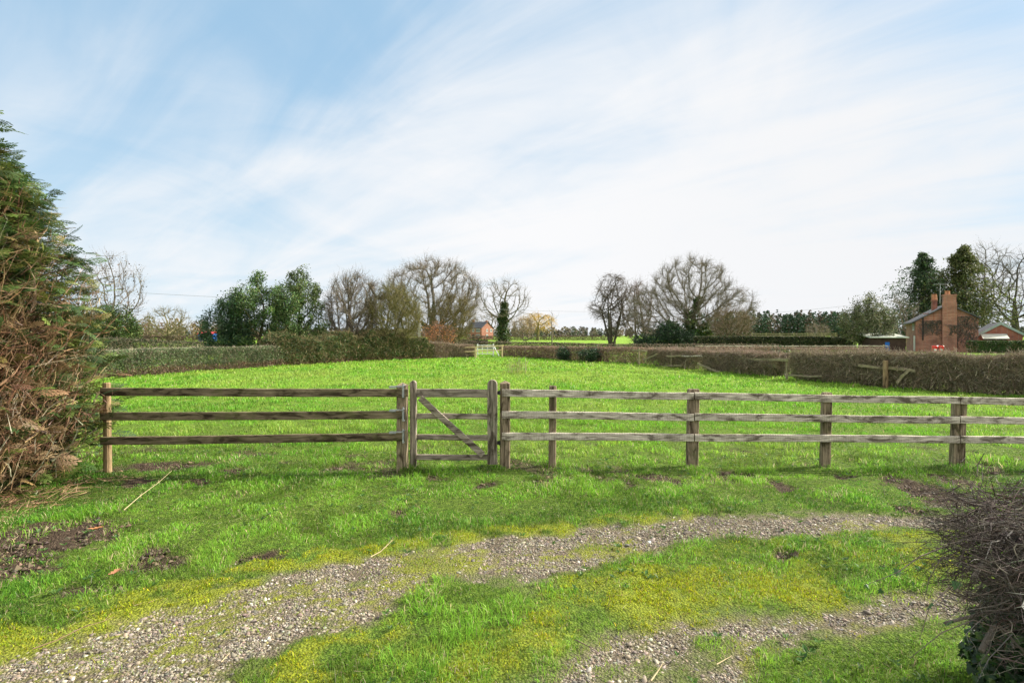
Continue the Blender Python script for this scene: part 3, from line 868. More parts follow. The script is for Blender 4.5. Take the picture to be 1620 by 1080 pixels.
def fences():
    # --- left bay: slip rails held in brackets between a round post and a square gate post
    t = thing('slip_rail_fence', 'dark mossy three rail slip fence between the conifer and the small gate', 'fence', (-3.4, 7.55, 0))
    pL = W(170.5, 746, 7.52); pL[2] = -0.12
    zt = W(170, 605, 7.52)[2]
    add_part(t, 'post', lambda mb: tube(mb, [pL, pL + np.array([-.005, 0, .5]), pL + np.array([-.015, 0, zt + .11]), pL + np.array([-.016, 0, zt + .12])], [0.05, 0.048, 0.046, 0.04], 12), M['wood_round'], 'round pale brown post beside the conifer')
    pR = W(637, 744, 7.62); pR[2] = -0.12
    add_part(t, 'post', lambda mb: post(mb, pR, W(637, 609, 7.62)[2], 0.138, 0.138, 'pyramid', 3, (-0.004, 0)), M['wood_post'], 'square gate post with a pointed top and metal brackets')
    for i, (a, b, e, tt) in enumerate(((620, 621, 646, .048), (658.5, 656, 637, .048), (697, 691, 639, .048))):
        p0 = W(160, a, 7.45); p1 = W(e, b, 7.53)
        add_part(t, 'rail', lambda mb: board(mb, p0, p1, 0.105, tt, 20 + i, nseg=24), M['wood_slip'])
    for i, py in enumerate((619, 656, 690.5)):
        c = W(638, py, 7.50)
        def br(mb):
            fw = 0.026
            box(mb, c + np.array([0.0, -0.012, 0]), (fw, 0.005, 0.15))            # strap down the face of the rail
            box(mb, c + np.array([0.0, 0.02, -0.078]), (fw, 0.07, 0.005))         # seat under the rail
            box(mb, c + np.array([0.0, 0.025, 0.078]), (fw + .004, 0.085, 0.006))
            p = c + np.array([-0.085, -0.022, 0.067])
            box(mb, p, (0.17, 0.03, 0.012)); box(mb, p + np.array([-.05, -.014, -.008]), (0.09, 0.004, 0.026))
            tube(mb, [c + np.array([.0, -.02, .07]), c + np.array([.0, -.02, .105])], 0.008, 8)
        add_part(t, 'bracket', br, M['galvanised'])

    # --- small wicket gate
    g = thing('wooden_gate', 'small weathered wooden wicket gate with a diagonal brace and four bars', 'gate', (-0.8, 7.72, 0))
    def st(px, pyb, pyt, w, Y, seed, mat, lab):
        b = W(px, pyb, Y); b[2] = max(b[2], 0.03) - 0.03
        add_part(g, 'stile', lambda mb: post(mb, b, W(px, pyt, Y)[2], w, 0.07, 'round', seed), mat, lab)
    st(654, 734, 606, 0.088, 7.72, 5, M['wood_stile'], 'narrow latch stile')
    st(779, 730, 607, 0.135, 7.72, 6, M['wood_stile'], 'wide pale hinge stile')
    for i, (pa, pb, h) in enumerate(((621, 622.5, .112), (658, 658.5, .075), (691.5, 692, .075), (723, 723, .075))):
        p0, p1 = W(658, pa, 7.73), W(773, pb, 7.73)
        add_part(g, 'bar', lambda mb: board(mb, p0, p1, h, 0.036, 30 + i, nseg=10), M['wood_gate'])
    p0, p1 = W(665, 629, 7.68), W(764, 720, 7.68)
    add_part(g, 'brace', lambda mb: board(mb, p0, p1, 0.085, 0.03, 41, nseg=12), M['wood_gate'])
    for py in (621, 700):
        c = W(789, py, 7.72)
        add_part(g, 'hinge', lambda mb: (box(mb, c, (0.05, 0.012, 0.05)), tube(mb, [c + np.array([0.01, -.01, -.03]), c + np.array([.01, -.01, .03])], .009, 8)), M['black_paint'])

    # --- long run of post and rail to the right
    f = thing('post_and_rail_fence', 'long grey three rail timber fence running right from the gate', 'fence', (3.4, 7.9, 0))
    Yat = lambda px: 7.82 + max(px - 799, 0) * (0.30 / 716)
    specs = [(799, 735, 606, .14, 'pyramid', 0.138), (874, 735, 612, .10, 'worn', .10), (1095.5, 741, 617, .155, 'worn', .10), (1306, 738, 622.5, .125, 'worn', .09), (1515, 740, 628, .17, 'flat', .10), (1722, 744, 634, .12, 'worn', .09), (1930, 748, 640, .15, 'worn', .1)]
    leanx = [0.0, 0.012, 0.022, 0.03, 0.045, 0.02, 0.03]
    for i, (px, pb, pt, w, k, d) in enumerate(specs):
        Y = Yat(px) + 0.05
        b = W(px - leanx[i] * 50, pb, Y); b[2] -= 0.12
        add_part(f, 'post', lambda mb: post(mb, b, W(px, pt, Y)[2], w, d, k, 50 + i, (leanx[i], 0.0)), M['wood_post'])
    rows = [((622, 619.5), (662, 625.5), (1515, 633.5)), ((656, 656), (0, 0), (1515, 664)), ((689, 689.5), (0, 0), (1515, 695))]
    tops = ([(793, 621.5), (1095, 626.5), (1515, 633.0), (1930, 641)], [(793, 655.8), (1095, 659.5), (1515, 664.0), (1930, 671)], [(793, 689.3), (1095, 692), (1515, 694.8), (1930, 701)])
    xs = [793, 1098, 1518, 1940]
    for r, tp in enumerate(tops):
        for k in range(3):
            xa, xb = xs[k], xs[k + 1]
            pya = np.interp(xa, [q[0] for q in tp], [q[1] for q in tp]); pyb = np.interp(xb, [q[0] for q in tp], [q[1] for q in tp])
            p0, p1 = W(xa + 1, pya, Yat(xa) - 0.025), W(xb - 1, pyb, Yat(xb) - 0.025)
            add_part(f, 'rail', lambda mb: board(mb, p0, p1, 0.102, 0.036, 70 + r * 5 + k, nseg=30, jit=0.0018), M['wood_rail'])
fences()
# ---------------------------------------------------------------- trees
def ell(rs, n, c, r, shell=0.0):
    d = rand_dirs(rs, n)
    q = rs.random((n, 1)) ** (1 / 3.0)
    q = shell + (1 - shell) * q
    return np.array(c) + d * q * np.array(r)

def colonize(rs, trunk, attr, step, kill, iters=90, trop=0.05, wander=0.18):
    nodes = [np.array(p, float) for p in trunk]
    par = list(range(-1, len(trunk) - 1))
    A = attr.copy()
    nd = np.full(len(A), 1e9); near = np.zeros(len(A), int)
    P = np.array(nodes)
    for i, p in enumerate(P):
        d = np.linalg.norm(A - p, axis=1); k = d < nd; nd[k] = d[k]; near[k] = i
    for it in range(iters):
        if len(A) < 3: break
        v = unit(A - P[near])
        acc = np.zeros((len(P), 3)); np.add.at(acc, near, v)
        g = np.unique(near)
        d = unit(unit(acc[g]) + np.array([0, 0, trop]) + rs.normal(0, wander, (len(g), 3)))
        new = P[g] + d * step
        b = len(P)
        P = np.concatenate([P, new]); par += list(g)
        for i in range(len(new)):
            dd = np.linalg.norm(A - new[i], axis=1); k = dd < nd; nd[k] = dd[k]; near[k] = b + i
        keep = nd > kill
        A, nd, near = A[keep], nd[keep], near[keep]
        if len(P) > 5200: break
    return P, np.array(par)

def pipe(P, par, R0, r0):
    n = len(P)
    tips = np.zeros(n); haschild = np.zeros(n, bool)
    haschild[par[par >= 0]] = True
    tips[~haschild] = 1
    for i in range(n - 1, 0, -1):
        tips[par[i]] += tips[i]
    e = math.log(max(tips[0], 2)) / math.log(R0 / r0)
    return r0 * tips ** (1 / e), tips

def twigs_from(mb, P, par, tips, rs, k, length, r, lim=4, droop=0.0, up=0.15, spread=0.55, sub=2, col=None, rad=0.5):
    cen = np.array([P[:, 0].mean(), P[:, 1].mean(), P[0, 2] + .30 * (P[:, 2].max() - P[0, 2])])
    idx = np.where((tips <= lim) & (par >= 0))[0]
    idx = np.repeat(idx, k)
    d0 = unit(P[idx] - P[par[idx]])
    d = unit(d0 + unit(P[idx] - cen) * rad + rs.normal(0, spread, (len(idx), 3)) + np.array([0, 0, up]))
    L = length * rs.uniform(0.5, 1.3, (len(idx), 1))
    p0 = P[idx] + (P[par[idx]] - P[idx]) * rs.random((len(idx), 1))
    p1 = p0 + d * L * 0.5 + np.array([0, 0, -droop * 0.2]) * L
    d2 = unit(d + rs.normal(0, 0.35, d.shape) + np.array([0, 0, up * 0.6 - droop]))
    p2 = p1 + d2 * L * 0.6
    def c(n):
        return None if col is None else palette(rs, n, col)
    r = r * 0.78
    cc = c(len(p0))
    prisms(mb, p0, p1, r, r * 0.75, 3, cc)
    cones(mb, p1, p2, r * 0.75, cc)
    ends = [p2]
    for s in range(sub):
        f = rs.uniform(0.1, 1.0, (len(idx), 1))
        q0 = p0 + (p1 - p0) * f if s % 2 else p1 + (p2 - p1) * f
        dd = unit(d2 + rs.normal(0, 0.8, d.shape) + np.array([0, 0, up - droop]))
        q1 = q0 + dd * L * rs.uniform(0.25, 0.6, (len(idx), 1))
        cones(mb, q0, q1, r * 0.65, c(len(p0)))
        ends.append(q1)
    return np.concatenate(ends)

def put(px, Y, dy=0.0):
    x = (px - CX) / F * Y
    return np.array([x, Y, float(gz(x, Y)) - 0.05])

def tree(name, label, cat, px, Y, top, hw, seed, bark='bark_grey', R0=0.3, r0=0.022, trunk=0.28, natt=700, step=None, shape=None, shell=0.35,
         twig=None, group=None, leaf=None, ivy=None, twigmat=None, twigcol=None, lean=(0, 0), stems=1, trop=0.05, wander=0.07, killf=1.7, bottom=None, base_spread=0.0):
    rs = np.random.default_rng(seed)
    natt = int(natt * 1.7)
    b = put(px, Y)
    H = CAMZ - (top - HY) / F * Y - b[2]
    rad = hw / F * Y
    t = thing(name, label, cat, b, group)
    tz = trunk * H
    lo = (bottom if bottom is not None else trunk) * H
    if shape is None:
        hz = (H - lo) / 2
        attr = ell(rs, natt, b + np.array([lean[0], lean[1], lo + hz]), (rad, rad, hz), shell)
        attr = attr[attr[:, 2] > b[2] + lo * 0.9]
    else:
        tot = sum(s[2] for s in shape)
        attr = np.concatenate([ell(rs, int(natt * s[2] / tot), b + np.array([s[0][0] * rad, s[0][1] * rad, s[0][2] * H]), (s[1][0] * rad, s[1][1] * rad, s[1][2] * H), shell) for s in shape])
    step = step or H / 26.0
    wood, barkm = (MB(), MB()), M[bark]
    allP, allpar, alltips, allr = [], [], [], []
    off = 0
    for sidx in range(stems):
        a0 = rs.uniform(0, 6.28)
        sp = np.array([math.cos(a0), math.sin(a0), 0]) * base_spread * (sidx > 0 or stems > 1)
        n = max(2, int(tz / step))
        end = b + sp * 2.2 + np.array([lean[0] * .4, lean[1] * .4, tz])
        tr = [b + sp * .3 + (end - b - sp * .3) * f + np.array([rs.normal(0, .02), rs.normal(0, .02), 0]) * tz * (0 < f < 1) * .4 for f in np.linspace(0, 1, n + 1)]
        at = attr if stems == 1 else attr[np.arange(len(attr)) % stems == sidx]
        P, par = colonize(rs, tr, at, step, step * killf, 90, trop, wander)
        rr, tips = pipe(P, par, R0, r0)
        rr[0] *= 1.25
        i = np.arange(1, len(P)); pa = par[i]
        big = rr[i] > R0 * 0.42
        for mbx, q, nn in ((wood[0], i[big], 7), (wood[1], i[~big], 4)):
            prisms(mbx, P[par[q]], P[q], np.minimum(rr[par[q]], rr[q] * 1.35), rr[q], nn)
        allP.append(P); allpar.append(np.where(par >= 0, par + off, -1)); alltips.append(tips); allr.append(rr); off += len(P)
    P, par, tips, rr = np.concatenate(allP), np.concatenate(allpar), np.concatenate(alltips), np.concatenate(allr)
    wood[0].build('trunk', barkm, t)
    if wood[1].n: wood[1].build('crown', barkm, t)
    if twig:
        mb = MB()
        twigs_from(mb, P, par, tips, rs, col=twigcol, **twig)
        mb.build('canopy', M[twigmat or bark] if twigcol is None else M['twig'], t, tint=twigcol is not None)
    if leaf:
        mb = MB()
        idx = np.where(tips <= leaf.get('lim', 3))[0]
        n = leaf['n']
        # clumps with gaps between them
        ci = rs.choice(idx, n)
        w = np.exp(rs.normal(0, 0.25, len(P)))
        pts = P[ci] + rs.normal(0, 1, (n, 3)).clip(-1.7, 1.7) * leaf['spread'] * w[ci][:, None]
        pts[:, 2] = np.maximum(pts[:, 2], b[2] + 0.05)
        col = palette(rs, n, leaf['col'], leaf.get('wt'), 0.2)
        col = col * np.exp(rs.normal(0, 0.28, len(P)))[ci][:, None]
        orient = None
        if leaf.get('hang'):
            orient = rs.normal(0, 0.35, (n, 3)) + np.array([0, 0, -1.0])
        leaves(mb, pts, leaf['size'], rs, col, 0.4, leaf.get('aspect', 0.6), orient)
        mb.build('foliage', M[leaf.get('mat', 'leaf')], t, tint=True)
    if ivy:
        mb = MB()
        z1 = ivy['z'] * H
        cand = np.where((P[:, 2] < b[2] + z1) & (rr > R0 * ivy.get('minr', 0.3)))[0]
        n = ivy['n']
        ci = rs.choice(cand, n)
        f = rs.random((n, 1))
        pp = np.where(par[ci] >= 0, par[ci], ci)
        pts = P[ci] * f + P[pp] * (1 - f)
        tap = 1.0 - 0.55 * np.clip((pts[:, 2:3] - b[2]) / max(z1, .1), 0, 1)
        pts = pts + rand_dirs(rs, n) * np.array([1, 1, .6]) * ivy['rad'] * rs.uniform(0.2, 1.0, (n, 1)) * tap
        pts[:, 2] = np.maximum(pts[:, 2], b[2] + 0.05)
        col = palette(rs, n, ivy.get('col', [(0.03, 0.075, 0.015), (0.06, 0.12, 0.02), (0.10, 0.13, 0.03)]), None, 0.25)
        leaves(mb, pts, ivy['size'], rs, col, 0.3, 0.8)
        mb.build('ivy', M['waxy_leaf'], t, tint=True)
    return t

HOLLY = [(0.04, 0.09, 0.028), (0.065, 0.13, 0.038), (0.10, 0.17, 0.045), (0.16, 0.21, 0.07)]
OLIVE = [(0.15, 0.13, 0.06), (0.20, 0.17, 0.08), (0.12, 0.11, 0.05)]
GREYB = [(0.13, 0.105, 0.08), (0.19, 0.155, 0.115), (0.26, 0.215, 0.165)]
BROWN = [(0.13, 0.09, 0.065), (0.18, 0.125, 0.09), (0.10, 0.075, 0.06)]

def left_trees():
    G = 'trees along the left boundary'
    tree('holly_tree', 'dense green holly with a rounded pointed top, middle of the holly clump', 'tree', 408, 38.5, 424, 54, 101, 'bark_olive', 0.16, 0.02, 0.12, 520, 0.32, shell=0.15,
         leaf=dict(n=32000, spread=0.20, size=0.115, col=HOLLY, mat='waxy_leaf'), group=G,
         shape=[((0.0, 0, .89), (.20, .25, .11), 1), ((-.05, 0, .75), (.48, .5, .15), 2), ((0, 0, .55), (1.0, .9, .32), 5), ((.25, 0, .26), (1.25, .9, .24), 4), ((.85, -.1, .55), (.6, .6, .3), 3)])
    tree('holly_tree', 'tallest green holly, its airy crown showing sky on the right side', 'tree', 474, 39.5, 413, 38, 102, 'bark_olive', 0.15, 0.02, 0.12, 480, 0.32, shell=0.15,
         leaf=dict(n=22000, spread=0.19, size=0.115, col=[(0.055, 0.10, 0.028), (0.085, 0.14, 0.036), (0.12, 0.18, 0.05), (0.16, 0.18, 0.07)], mat='waxy_leaf'), group=G,
         shape=[((0.12, 0, .90), (.26, .3, .10), 1), ((-.35, 0, .80), (.22, .3, .11), 1), ((.1, 0, .74), (.72, .7, .15), 2), ((-.1, 0, .55), (1.15, .9, .3), 5), ((0, 0, .25), (1.5, .9, .24), 4)])
    tree('holly_tree', 'low dark bluish holly bushing out over the end of the dark hedge', 'tree', 354, 37.5, 461, 37, 103, 'bark_dark', 0.12, 0.02, 0.1, 420, 0.28, shell=0.15,
         leaf=dict(n=19000, spread=0.2, size=0.11, col=[(0.03, 0.072, 0.034), (0.048, 0.098, 0.045), (0.085, 0.135, 0.06)], mat='waxy_leaf'), group=G,
         shape=[((0.35, 0, .72), (.8, .7, .27), 3), ((-.02, 0, .45), (1.05, .95, .30), 4), ((.5, 0, .3), (.9, .9, .26), 3)])
    tree('hawthorn_tree', 'bare twiggy grey thorn tree between the holly and the broad oak', 'tree', 557, 41, 428, 48, 104, 'bark_grey', 0.14, 0.014, 0.16, 620, 0.30, shell=0.1,
         twig=dict(k=5, length=0.75, r=0.012, sub=2, up=.3, lim=6), twigcol=GREYB, group=G, stems=3, base_spread=0.4)
    tree('hawthorn_tree', 'olive tinted bare thorn tree growing in front of the broad oak', 'tree', 622, 42, 448, 48, 105, 'bark_olive', 0.14, 0.014, 0.15, 620, 0.30, shell=0.1,
         twig=dict(k=6, length=0.8, r=0.012, sub=2, up=.15, lim=6), twigcol=[(0.16, 0.14, 0.055), (0.21, 0.18, 0.07), (0.13, 0.12, 0.05)], group=G, stems=3, base_spread=0.5, bottom=0.12)
    tree('oak_tree', 'broad domed bare oak rising behind the thorn trees', 'tree', 684, 62, 411, 80, 106, 'bark_grey', 0.46, 0.018, 0.24, 1300, 0.42, shell=0.45,
         twig=dict(k=8, length=0.9, r=0.014, sub=3, up=.22, lim=8), twigcol=GREYB, group=G, bottom=0.20,
         ivy=dict(z=.55, n=1500, rad=.5, size=.22, minr=.28, col=[(0.06, 0.09, 0.02), (0.10, 0.12, 0.03)]))
    tree('willow_scrub', 'olive brown scrubby willow in front of the right side of the oak', 'tree', 716, 58, 462, 36, 107, 'bark_olive', 0.12, 0.016, 0.12, 520, 0.36, shell=0.1,
         twig=dict(k=4, length=1.1, r=0.014, sub=2, up=.25), twigcol=[(0.15, 0.12, 0.05), (0.19, 0.15, 0.065), (0.12, 0.10, 0.045)], group=G, stems=4, base_spread=0.8, bottom=.08)
    tree('beech_sapling', 'small beech keeping its orange brown winter leaves below the oak', 'tree', 693, 55, 510, 30, 108, 'bark_grey', 0.08, 0.014, 0.12, 240, 0.22, shell=0.1,
         twig=dict(k=2, length=0.5, r=0.01, sub=1), twigcol=BROWN, leaf=dict(n=2600, spread=0.22, size=0.12, col=[(0.36, 0.15, 0.06), (0.45, 0.21, 0.09), (0.28, 0.12, 0.06)]), stems=3, base_spread=.4, bottom=.1)
    tree('ivy_clad_tree', 'tall bare tree with its trunk thickly wrapped in ivy, near the far brick house', 'tree', 796, 112, 440, 46, 109, 'bark_grey', 0.5, 0.035, 0.34, 620, 0.75, shell=0.35,
         twig=dict(k=3, length=1.5, r=0.022, sub=2, up=.25), twigcol=GREYB, bottom=0.30, ivy=dict(z=.66, n=7000, rad=1.75, size=.32, minr=.36, col=[(0.028, 0.06, 0.016), (0.05, 0.085, 0.02), (0.09, 0.10, 0.035)]))
    tree('willow_tree', 'golden weeping willow in the far field', 'tree', 851, 190, 493, 27, 110, 'bark_olive', 0.5, 0.05, 0.3, 360, 0.8, shell=0.3, bottom=0.42,
         twig=dict(k=5, length=3.0, r=0.04, sub=2, up=-.1, droop=1.1, spread=.5), twigcol=[(0.52, 0.33, 0.07), (0.60, 0.40, 0.10), (0.42, 0.27, 0.07)])
    tree('bare_tree', 'hazy bare grey tree behind the far brick house', 'tree', 778, 285, 494, 36, 111, 'bark_grey', 0.5, 0.06, 0.2, 420, 1.0, shell=0.3, twig=dict(k=3, length=2.0, r=0.045, sub=2), twigcol=GREYB)
    tree('bare_tree', 'thin pinkish bare tree between the ivied tree and the golden willow', 'tree', 827, 175, 500, 22, 112, 'bark_grey', 0.2, 0.04, 0.15, 380, 0.7, shell=0.1, twig=dict(k=4, length=1.5, r=0.03, sub=2), twigcol=[(0.26, 0.19, 0.13), (0.32, 0.24, 0.17)], stems=3, base_spread=1.5, bottom=.08)
    tree('sapling', 'thin leafless sapling standing at the far end of the paddock', 'tree', 873, 58, 487, 13, 113, 'bark_grey', 0.06, 0.014, 0.35, 60, 0.35, shell=0.2, twig=dict(k=2, length=0.6, r=0.009, sub=1, up=.3), twigcol=GREYB)
    tree('bare_tree', 'bare tree with a few clinging dark leaves just past the conifer', 'tree', 176, 44, 399, 50, 114, 'bark_grey', 0.2, 0.016, 0.2, 560, 0.36, shell=0.3,
         twig=dict(k=3, length=0.8, r=0.013, sub=1, up=.3), twigcol=GREYB, leaf=dict(n=700, spread=0.3, size=0.14, col=[(0.07, 0.045, 0.03), (0.1, 0.065, 0.04)]), bottom=.16)
    tree('evergreen_bush', 'dark green bush at the foot of the bare tree past the conifer', 'bush', 183, 40, 482, 36, 115, 'bark_dark', 0.1, 0.02, 0.1, 300, 0.28, shell=0.1,
         leaf=dict(n=13000, spread=0.22, size=0.12, col=[(0.03, 0.065, 0.015), (0.05, 0.09, 0.02), (0.09, 0.12, 0.03)]), bottom=.05)
    tree('bare_tree', 'lone rounded bare tree in the field left of the holly clump', 'tree', 266, 150, 484, 36, 116, 'bark_olive', 0.45, 0.04, 0.22, 620, 0.62, shell=0.4,
         twig=dict(k=3, length=1.2, r=0.028, sub=2, up=.2), twigcol=[(0.17, 0.14, 0.09), (0.22, 0.18, 0.12)], bottom=.12)
left_trees()

def right_trees():
    tree('alder_tree', 'multi stemmed bare alder with drooping dark twigs, left of the great oak', 'tree', 968, 88, 432, 44, 201, 'bark_dark', 0.16, 0.022, 0.55, 520, 0.6, shell=0.3, stems=7, base_spread=.95, trop=.25,
         twig=dict(k=3, length=1.1, r=0.017, sub=2, up=-.15, droop=.45), twigcol=[(0.13, 0.10, 0.085), (0.18, 0.14, 0.115)],
         shape=[((0.05, 0, .78), (.72, .8, .24), 4), ((-.35, 0, .5), (.62, .7, .16), 2), ((.25, 0, .5), (.8, .7, .3), 2)])
    tree('bare_tree', 'reddish brown bare tree squeezed between the alder and the great oak', 'tree', 1006, 92, 442, 30, 202, 'bark_grey', 0.25, 0.025, 0.15, 520, 0.55, shell=0.15, twig=dict(k=4, length=1.2, r=0.018, sub=2), twigcol=[(0.16, 0.105, 0.08), (0.20, 0.14, 0.11)], stems=3, base_spread=.8, bottom=.06)
    tree('oak_tree', 'great spreading bare oak with ivy climbing its forked trunk', 'tree', 1093, 80, 406, 100, 203, 'bark_grey', 0.60, 0.021, 0.14, 1500, 0.55, shell=0.42,
         twig=dict(k=9, length=1.15, r=0.016, sub=3, up=.2, lim=8), twigcol=[(0.13, 0.11, 0.08), (0.17, 0.145, 0.105), (0.20, 0.17, 0.12)], bottom=0.10,
         shape=[((0.0, 0, .62), (.62, .8, .38), 5), ((-.45, 0, .42), (.55, .7, .30), 3), ((.5, 0, .40), (.52, .7, .28), 3)],
         ivy=dict(z=.62, n=6000, rad=1.1, size=.30, minr=.20))
    tree('holly_bush', 'dark evergreen thicket spread under the great oak', 'bush', 1062, 76, 508, 52, 204, 'bark_dark', 0.12, 0.03, 0.1, 360, 0.42, shell=0.1,
         leaf=dict(n=9000, spread=0.45, size=0.26, col=[(0.018, 0.042, 0.02), (0.03, 0.06, 0.025), (0.05, 0.085, 0.04)]), bottom=.05,
         shape=[((-.1, 0, .6), (.35, .6, .38), 3), ((.25, 0, .35), (.6, .6, .32), 3), ((-.5, 0, .25), (.7, .6, .24), 3)])
    tree('bare_tree', 'low brown twiggy tree at the right edge of the great oak', 'tree', 1158, 72, 484, 34, 205, 'bark_olive', 0.16, 0.022, 0.15, 420, 0.42, shell=0.15,
         twig=dict(k=4, length=1.1, r=0.016, sub=2), twigcol=[(0.17, 0.125, 0.08), (0.21, 0.155, 0.10)], stems=3, base_spread=.8, bottom=.08,
         ivy=dict(z=.35, n=700, rad=.5, size=.22, minr=.1))
    tree('bare_tree', 'small brown rounded bare tree in front of the pine wood', 'tree', 1294, 230, 511, 19, 206, 'bark_grey', 0.2, 0.05, 0.1, 260, 0.7, shell=0.2, twig=dict(k=4, length=1.6, r=0.045, sub=2), twigcol=[(0.20, 0.15, 0.12), (0.26, 0.20, 0.16)], bottom=.06)
    tree('holly_tree', 'grey green evergreen tree standing left of the dark shed', 'tree', 1371, 62, 460, 47, 207, 'bark_dark', 0.22, 0.03, 0.18, 520, 0.45, shell=0.15,
         leaf=dict(n=16000, spread=0.25, size=0.16, col=[(0.085, 0.105, 0.05), (0.12, 0.135, 0.065), (0.17, 0.17, 0.09)]),
         shape=[((0.05, 0, .78), (.42, .5, .22), 2), ((0, 0, .5), (.9, .9, .30), 4), ((0.1, 0, .25), (.9, .9, .14), 2)])
    tree('bare_tree', 'bare grey branches leaning out beside the left of the brick cottage', 'tree', 1424, 72, 462, 26, 208, 'bark_grey', 0.13, 0.018, 0.2, 110, 0.5, shell=0.2, twig=dict(k=3, length=1.1, r=0.018, sub=2), twigcol=[(0.2, 0.175, 0.13), (0.26, 0.23, 0.18)], stems=2, base_spread=.5)
    tree('bare_tree', 'tall bare tree showing above the conifers behind the cottage', 'tree', 1556, 112, 382, 52, 209, 'bark_dark', 0.4, 0.035, 0.25, 620, 0.8, shell=0.3, twig=dict(k=3, length=1.6, r=0.024, sub=2, up=.3), twigcol=GREYB)
    tree('bare_tree', 'dark bare tree with a thick leaning trunk at the right of the cottage', 'tree', 1606, 98, 396, 66, 210, 'bark_dark', 0.55, 0.035, 0.30, 760, 0.75, shell=0.3, twig=dict(k=3, length=1.5, r=0.024, sub=2, up=.1), twigcol=[(0.09, 0.075, 0.06), (0.13, 0.11, 0.09)], bottom=.22)
right_trees()

def conifer(label, px, Y, top, hw, seed, col, n=17000, size=.40):
    rs = np.random.default_rng(seed)
    b = put(px, Y); H = CAMZ - (top - HY) / F * Y; rad = hw / F * Y
    t = thing('conifer', label, 'tree', b, 'conifers behind the cottage')
    mb = MB(); tube(mb, [b, b + np.array([0, 0, H * .5]), b + np.array([.1, 0, H * .98])], [rad * .09, rad * .06, .03], 8)
    mb.build('trunk', M['bark_dark'], t)
    nb = 230
    z = H * (0.10 + 0.88 * rs.random(nb) ** 0.9)
    a = rs.uniform(0, 6.28, nb)
    prof = np.interp(z / H, [0, .12, .45, .8, 1], [.9, 1, .86, .42, .03])
    L = rad * prof * rs.uniform(0.35, 1.3, nb) * (1 + .25 * np.sin(3 * a + 9 * z / H))
    mbb, mbl = MB(), MB()
    per = n // nb
    for k in range(nb):
        d = np.array([math.cos(a[k]), math.sin(a[k]), 0])
        f = np.linspace(0, 1, 5)[:, None]
        pts = b + np.array([0, 0, z[k]]) + d * L[k] * f + np.array([0, 0, 1]) * L[k] * (0.30 * f - 0.42 * f * f)
        tube(mbb, pts, np.linspace(.05, .012, 5), 4, cap=False)
        q = rs.random(per) ** 0.6
        base = np.stack([np.interp(q, f[:, 0], pts[:, i]) for i in range(3)], 1)
        base += rs.normal(0, 1, (per, 3)) * np.array([.40, .40, .30]) * (0.4 + L[k] * .18)
        base[:, 2] -= rs.random(per) * .5
        orient = d * 0.7 + rs.normal(0, .5, (per, 3)) + np.array([0, 0, -.55])
        c = palette(rs, per, col, None, .22) * math.exp(rs.normal(0, .2))
        leaves(mbl, base, size, rs, c, 0.2, 0.42, orient)
    mbb.build('crown', M['bark_dark'], t); mbl.build('foliage', M['leaf'], t, tint=True)
conifer('dark green conifer on the left behind the brick cottage', 1460, 97, 396, 60, 301, [(0.035, 0.066, 0.03), (0.055, 0.095, 0.042), (0.085, 0.125, 0.055)])
conifer('tall yellowish green conifer right behind the cottage chimney', 1524, 94, 386, 72, 302, [(0.065, 0.080, 0.028), (0.095, 0.115, 0.036), (0.14, 0.145, 0.05)], 21000, .42)

# ---------------------------------------------------------------- far woods and tree lines (read as one mass)
def wood_mass(name, label, X0, X1, Y0, Y1, n, hlo, hhi, cols, seed, conical=True, per=70, size=1.1):
    rs = np.random.default_rng(seed)
    mb, tr = MB(), MB()
    for k in range(n):
        x, y = rs.uniform(X0, X1), rs.uniform(Y0, Y1)
        h = rs.uniform(hlo, hhi); w = h * rs.uniform(.17, .26) * (1 if conical else 1.7)
        zz = rs.random(per) ** (1.0)
        if conical:
            r = w * np.interp(zz, [0, .25, .7, 1], [.5, 1, .75, .12])
        else:
            r = w * np.sqrt(np.clip(1 - (2 * zz - 1) ** 2, .05, 1))
        a = rs.uniform(0, 6.28, per); q = np.sqrt(rs.random(per))
        P = np.stack([x + r * q * np.cos(a), y + r * q * np.sin(a), h * ((.12 + .88 * zz) if conical else zz)], 1)
        c = np.array(cols[rs.integers(len(cols))]) * np.exp(rs.normal(0, .22))
        C = np.clip(c * np.exp(rs.normal(0, .18, (per, 1))), .003, 1)
        leaves(mb, P, size, rs, C, .3, .8)
        cones(mb, np.array([[x, y, -.1]]), np.array([[x, y, h * .95]]), h * .014, np.array([[.05, .04, .03]]))
    o = mb.build(name, M['leaf'], tint=True)
    tag(o, label, 'woodland', kind='stuff')
wood_mass('pine_wood', 'dark green pine wood on the skyline left of the cottage', 150, 275, 395, 470, 260, 14.5, 19.5, [(0.025, 0.055, 0.03), (0.035, 0.07, 0.035), (0.045, 0.08, 0.035), (0.03, 0.06, 0.035), (0.10, 0.075, 0.05)], 401, per=90, size=1.5)
wood_mass('distant_woodland', 'brownish bare woodland along the far horizon', -560, 560, 540, 660, 900, 6, 10.5, [(0.13, 0.11, 0.085), (0.16, 0.125, 0.09), (0.10, 0.10, 0.06), (0.07, 0.085, 0.055)], 402, False, 60, 2.0)
wood_mass('left_woodland', 'olive and brown trees along the field edge on the left', -205, -95, 190, 240, 90, 5.0, 8.5, [(0.16, 0.13, 0.07), (0.19, 0.14, 0.075), (0.12, 0.11, 0.05), (0.20, 0.13, 0.09)], 403, False, 90, .8)
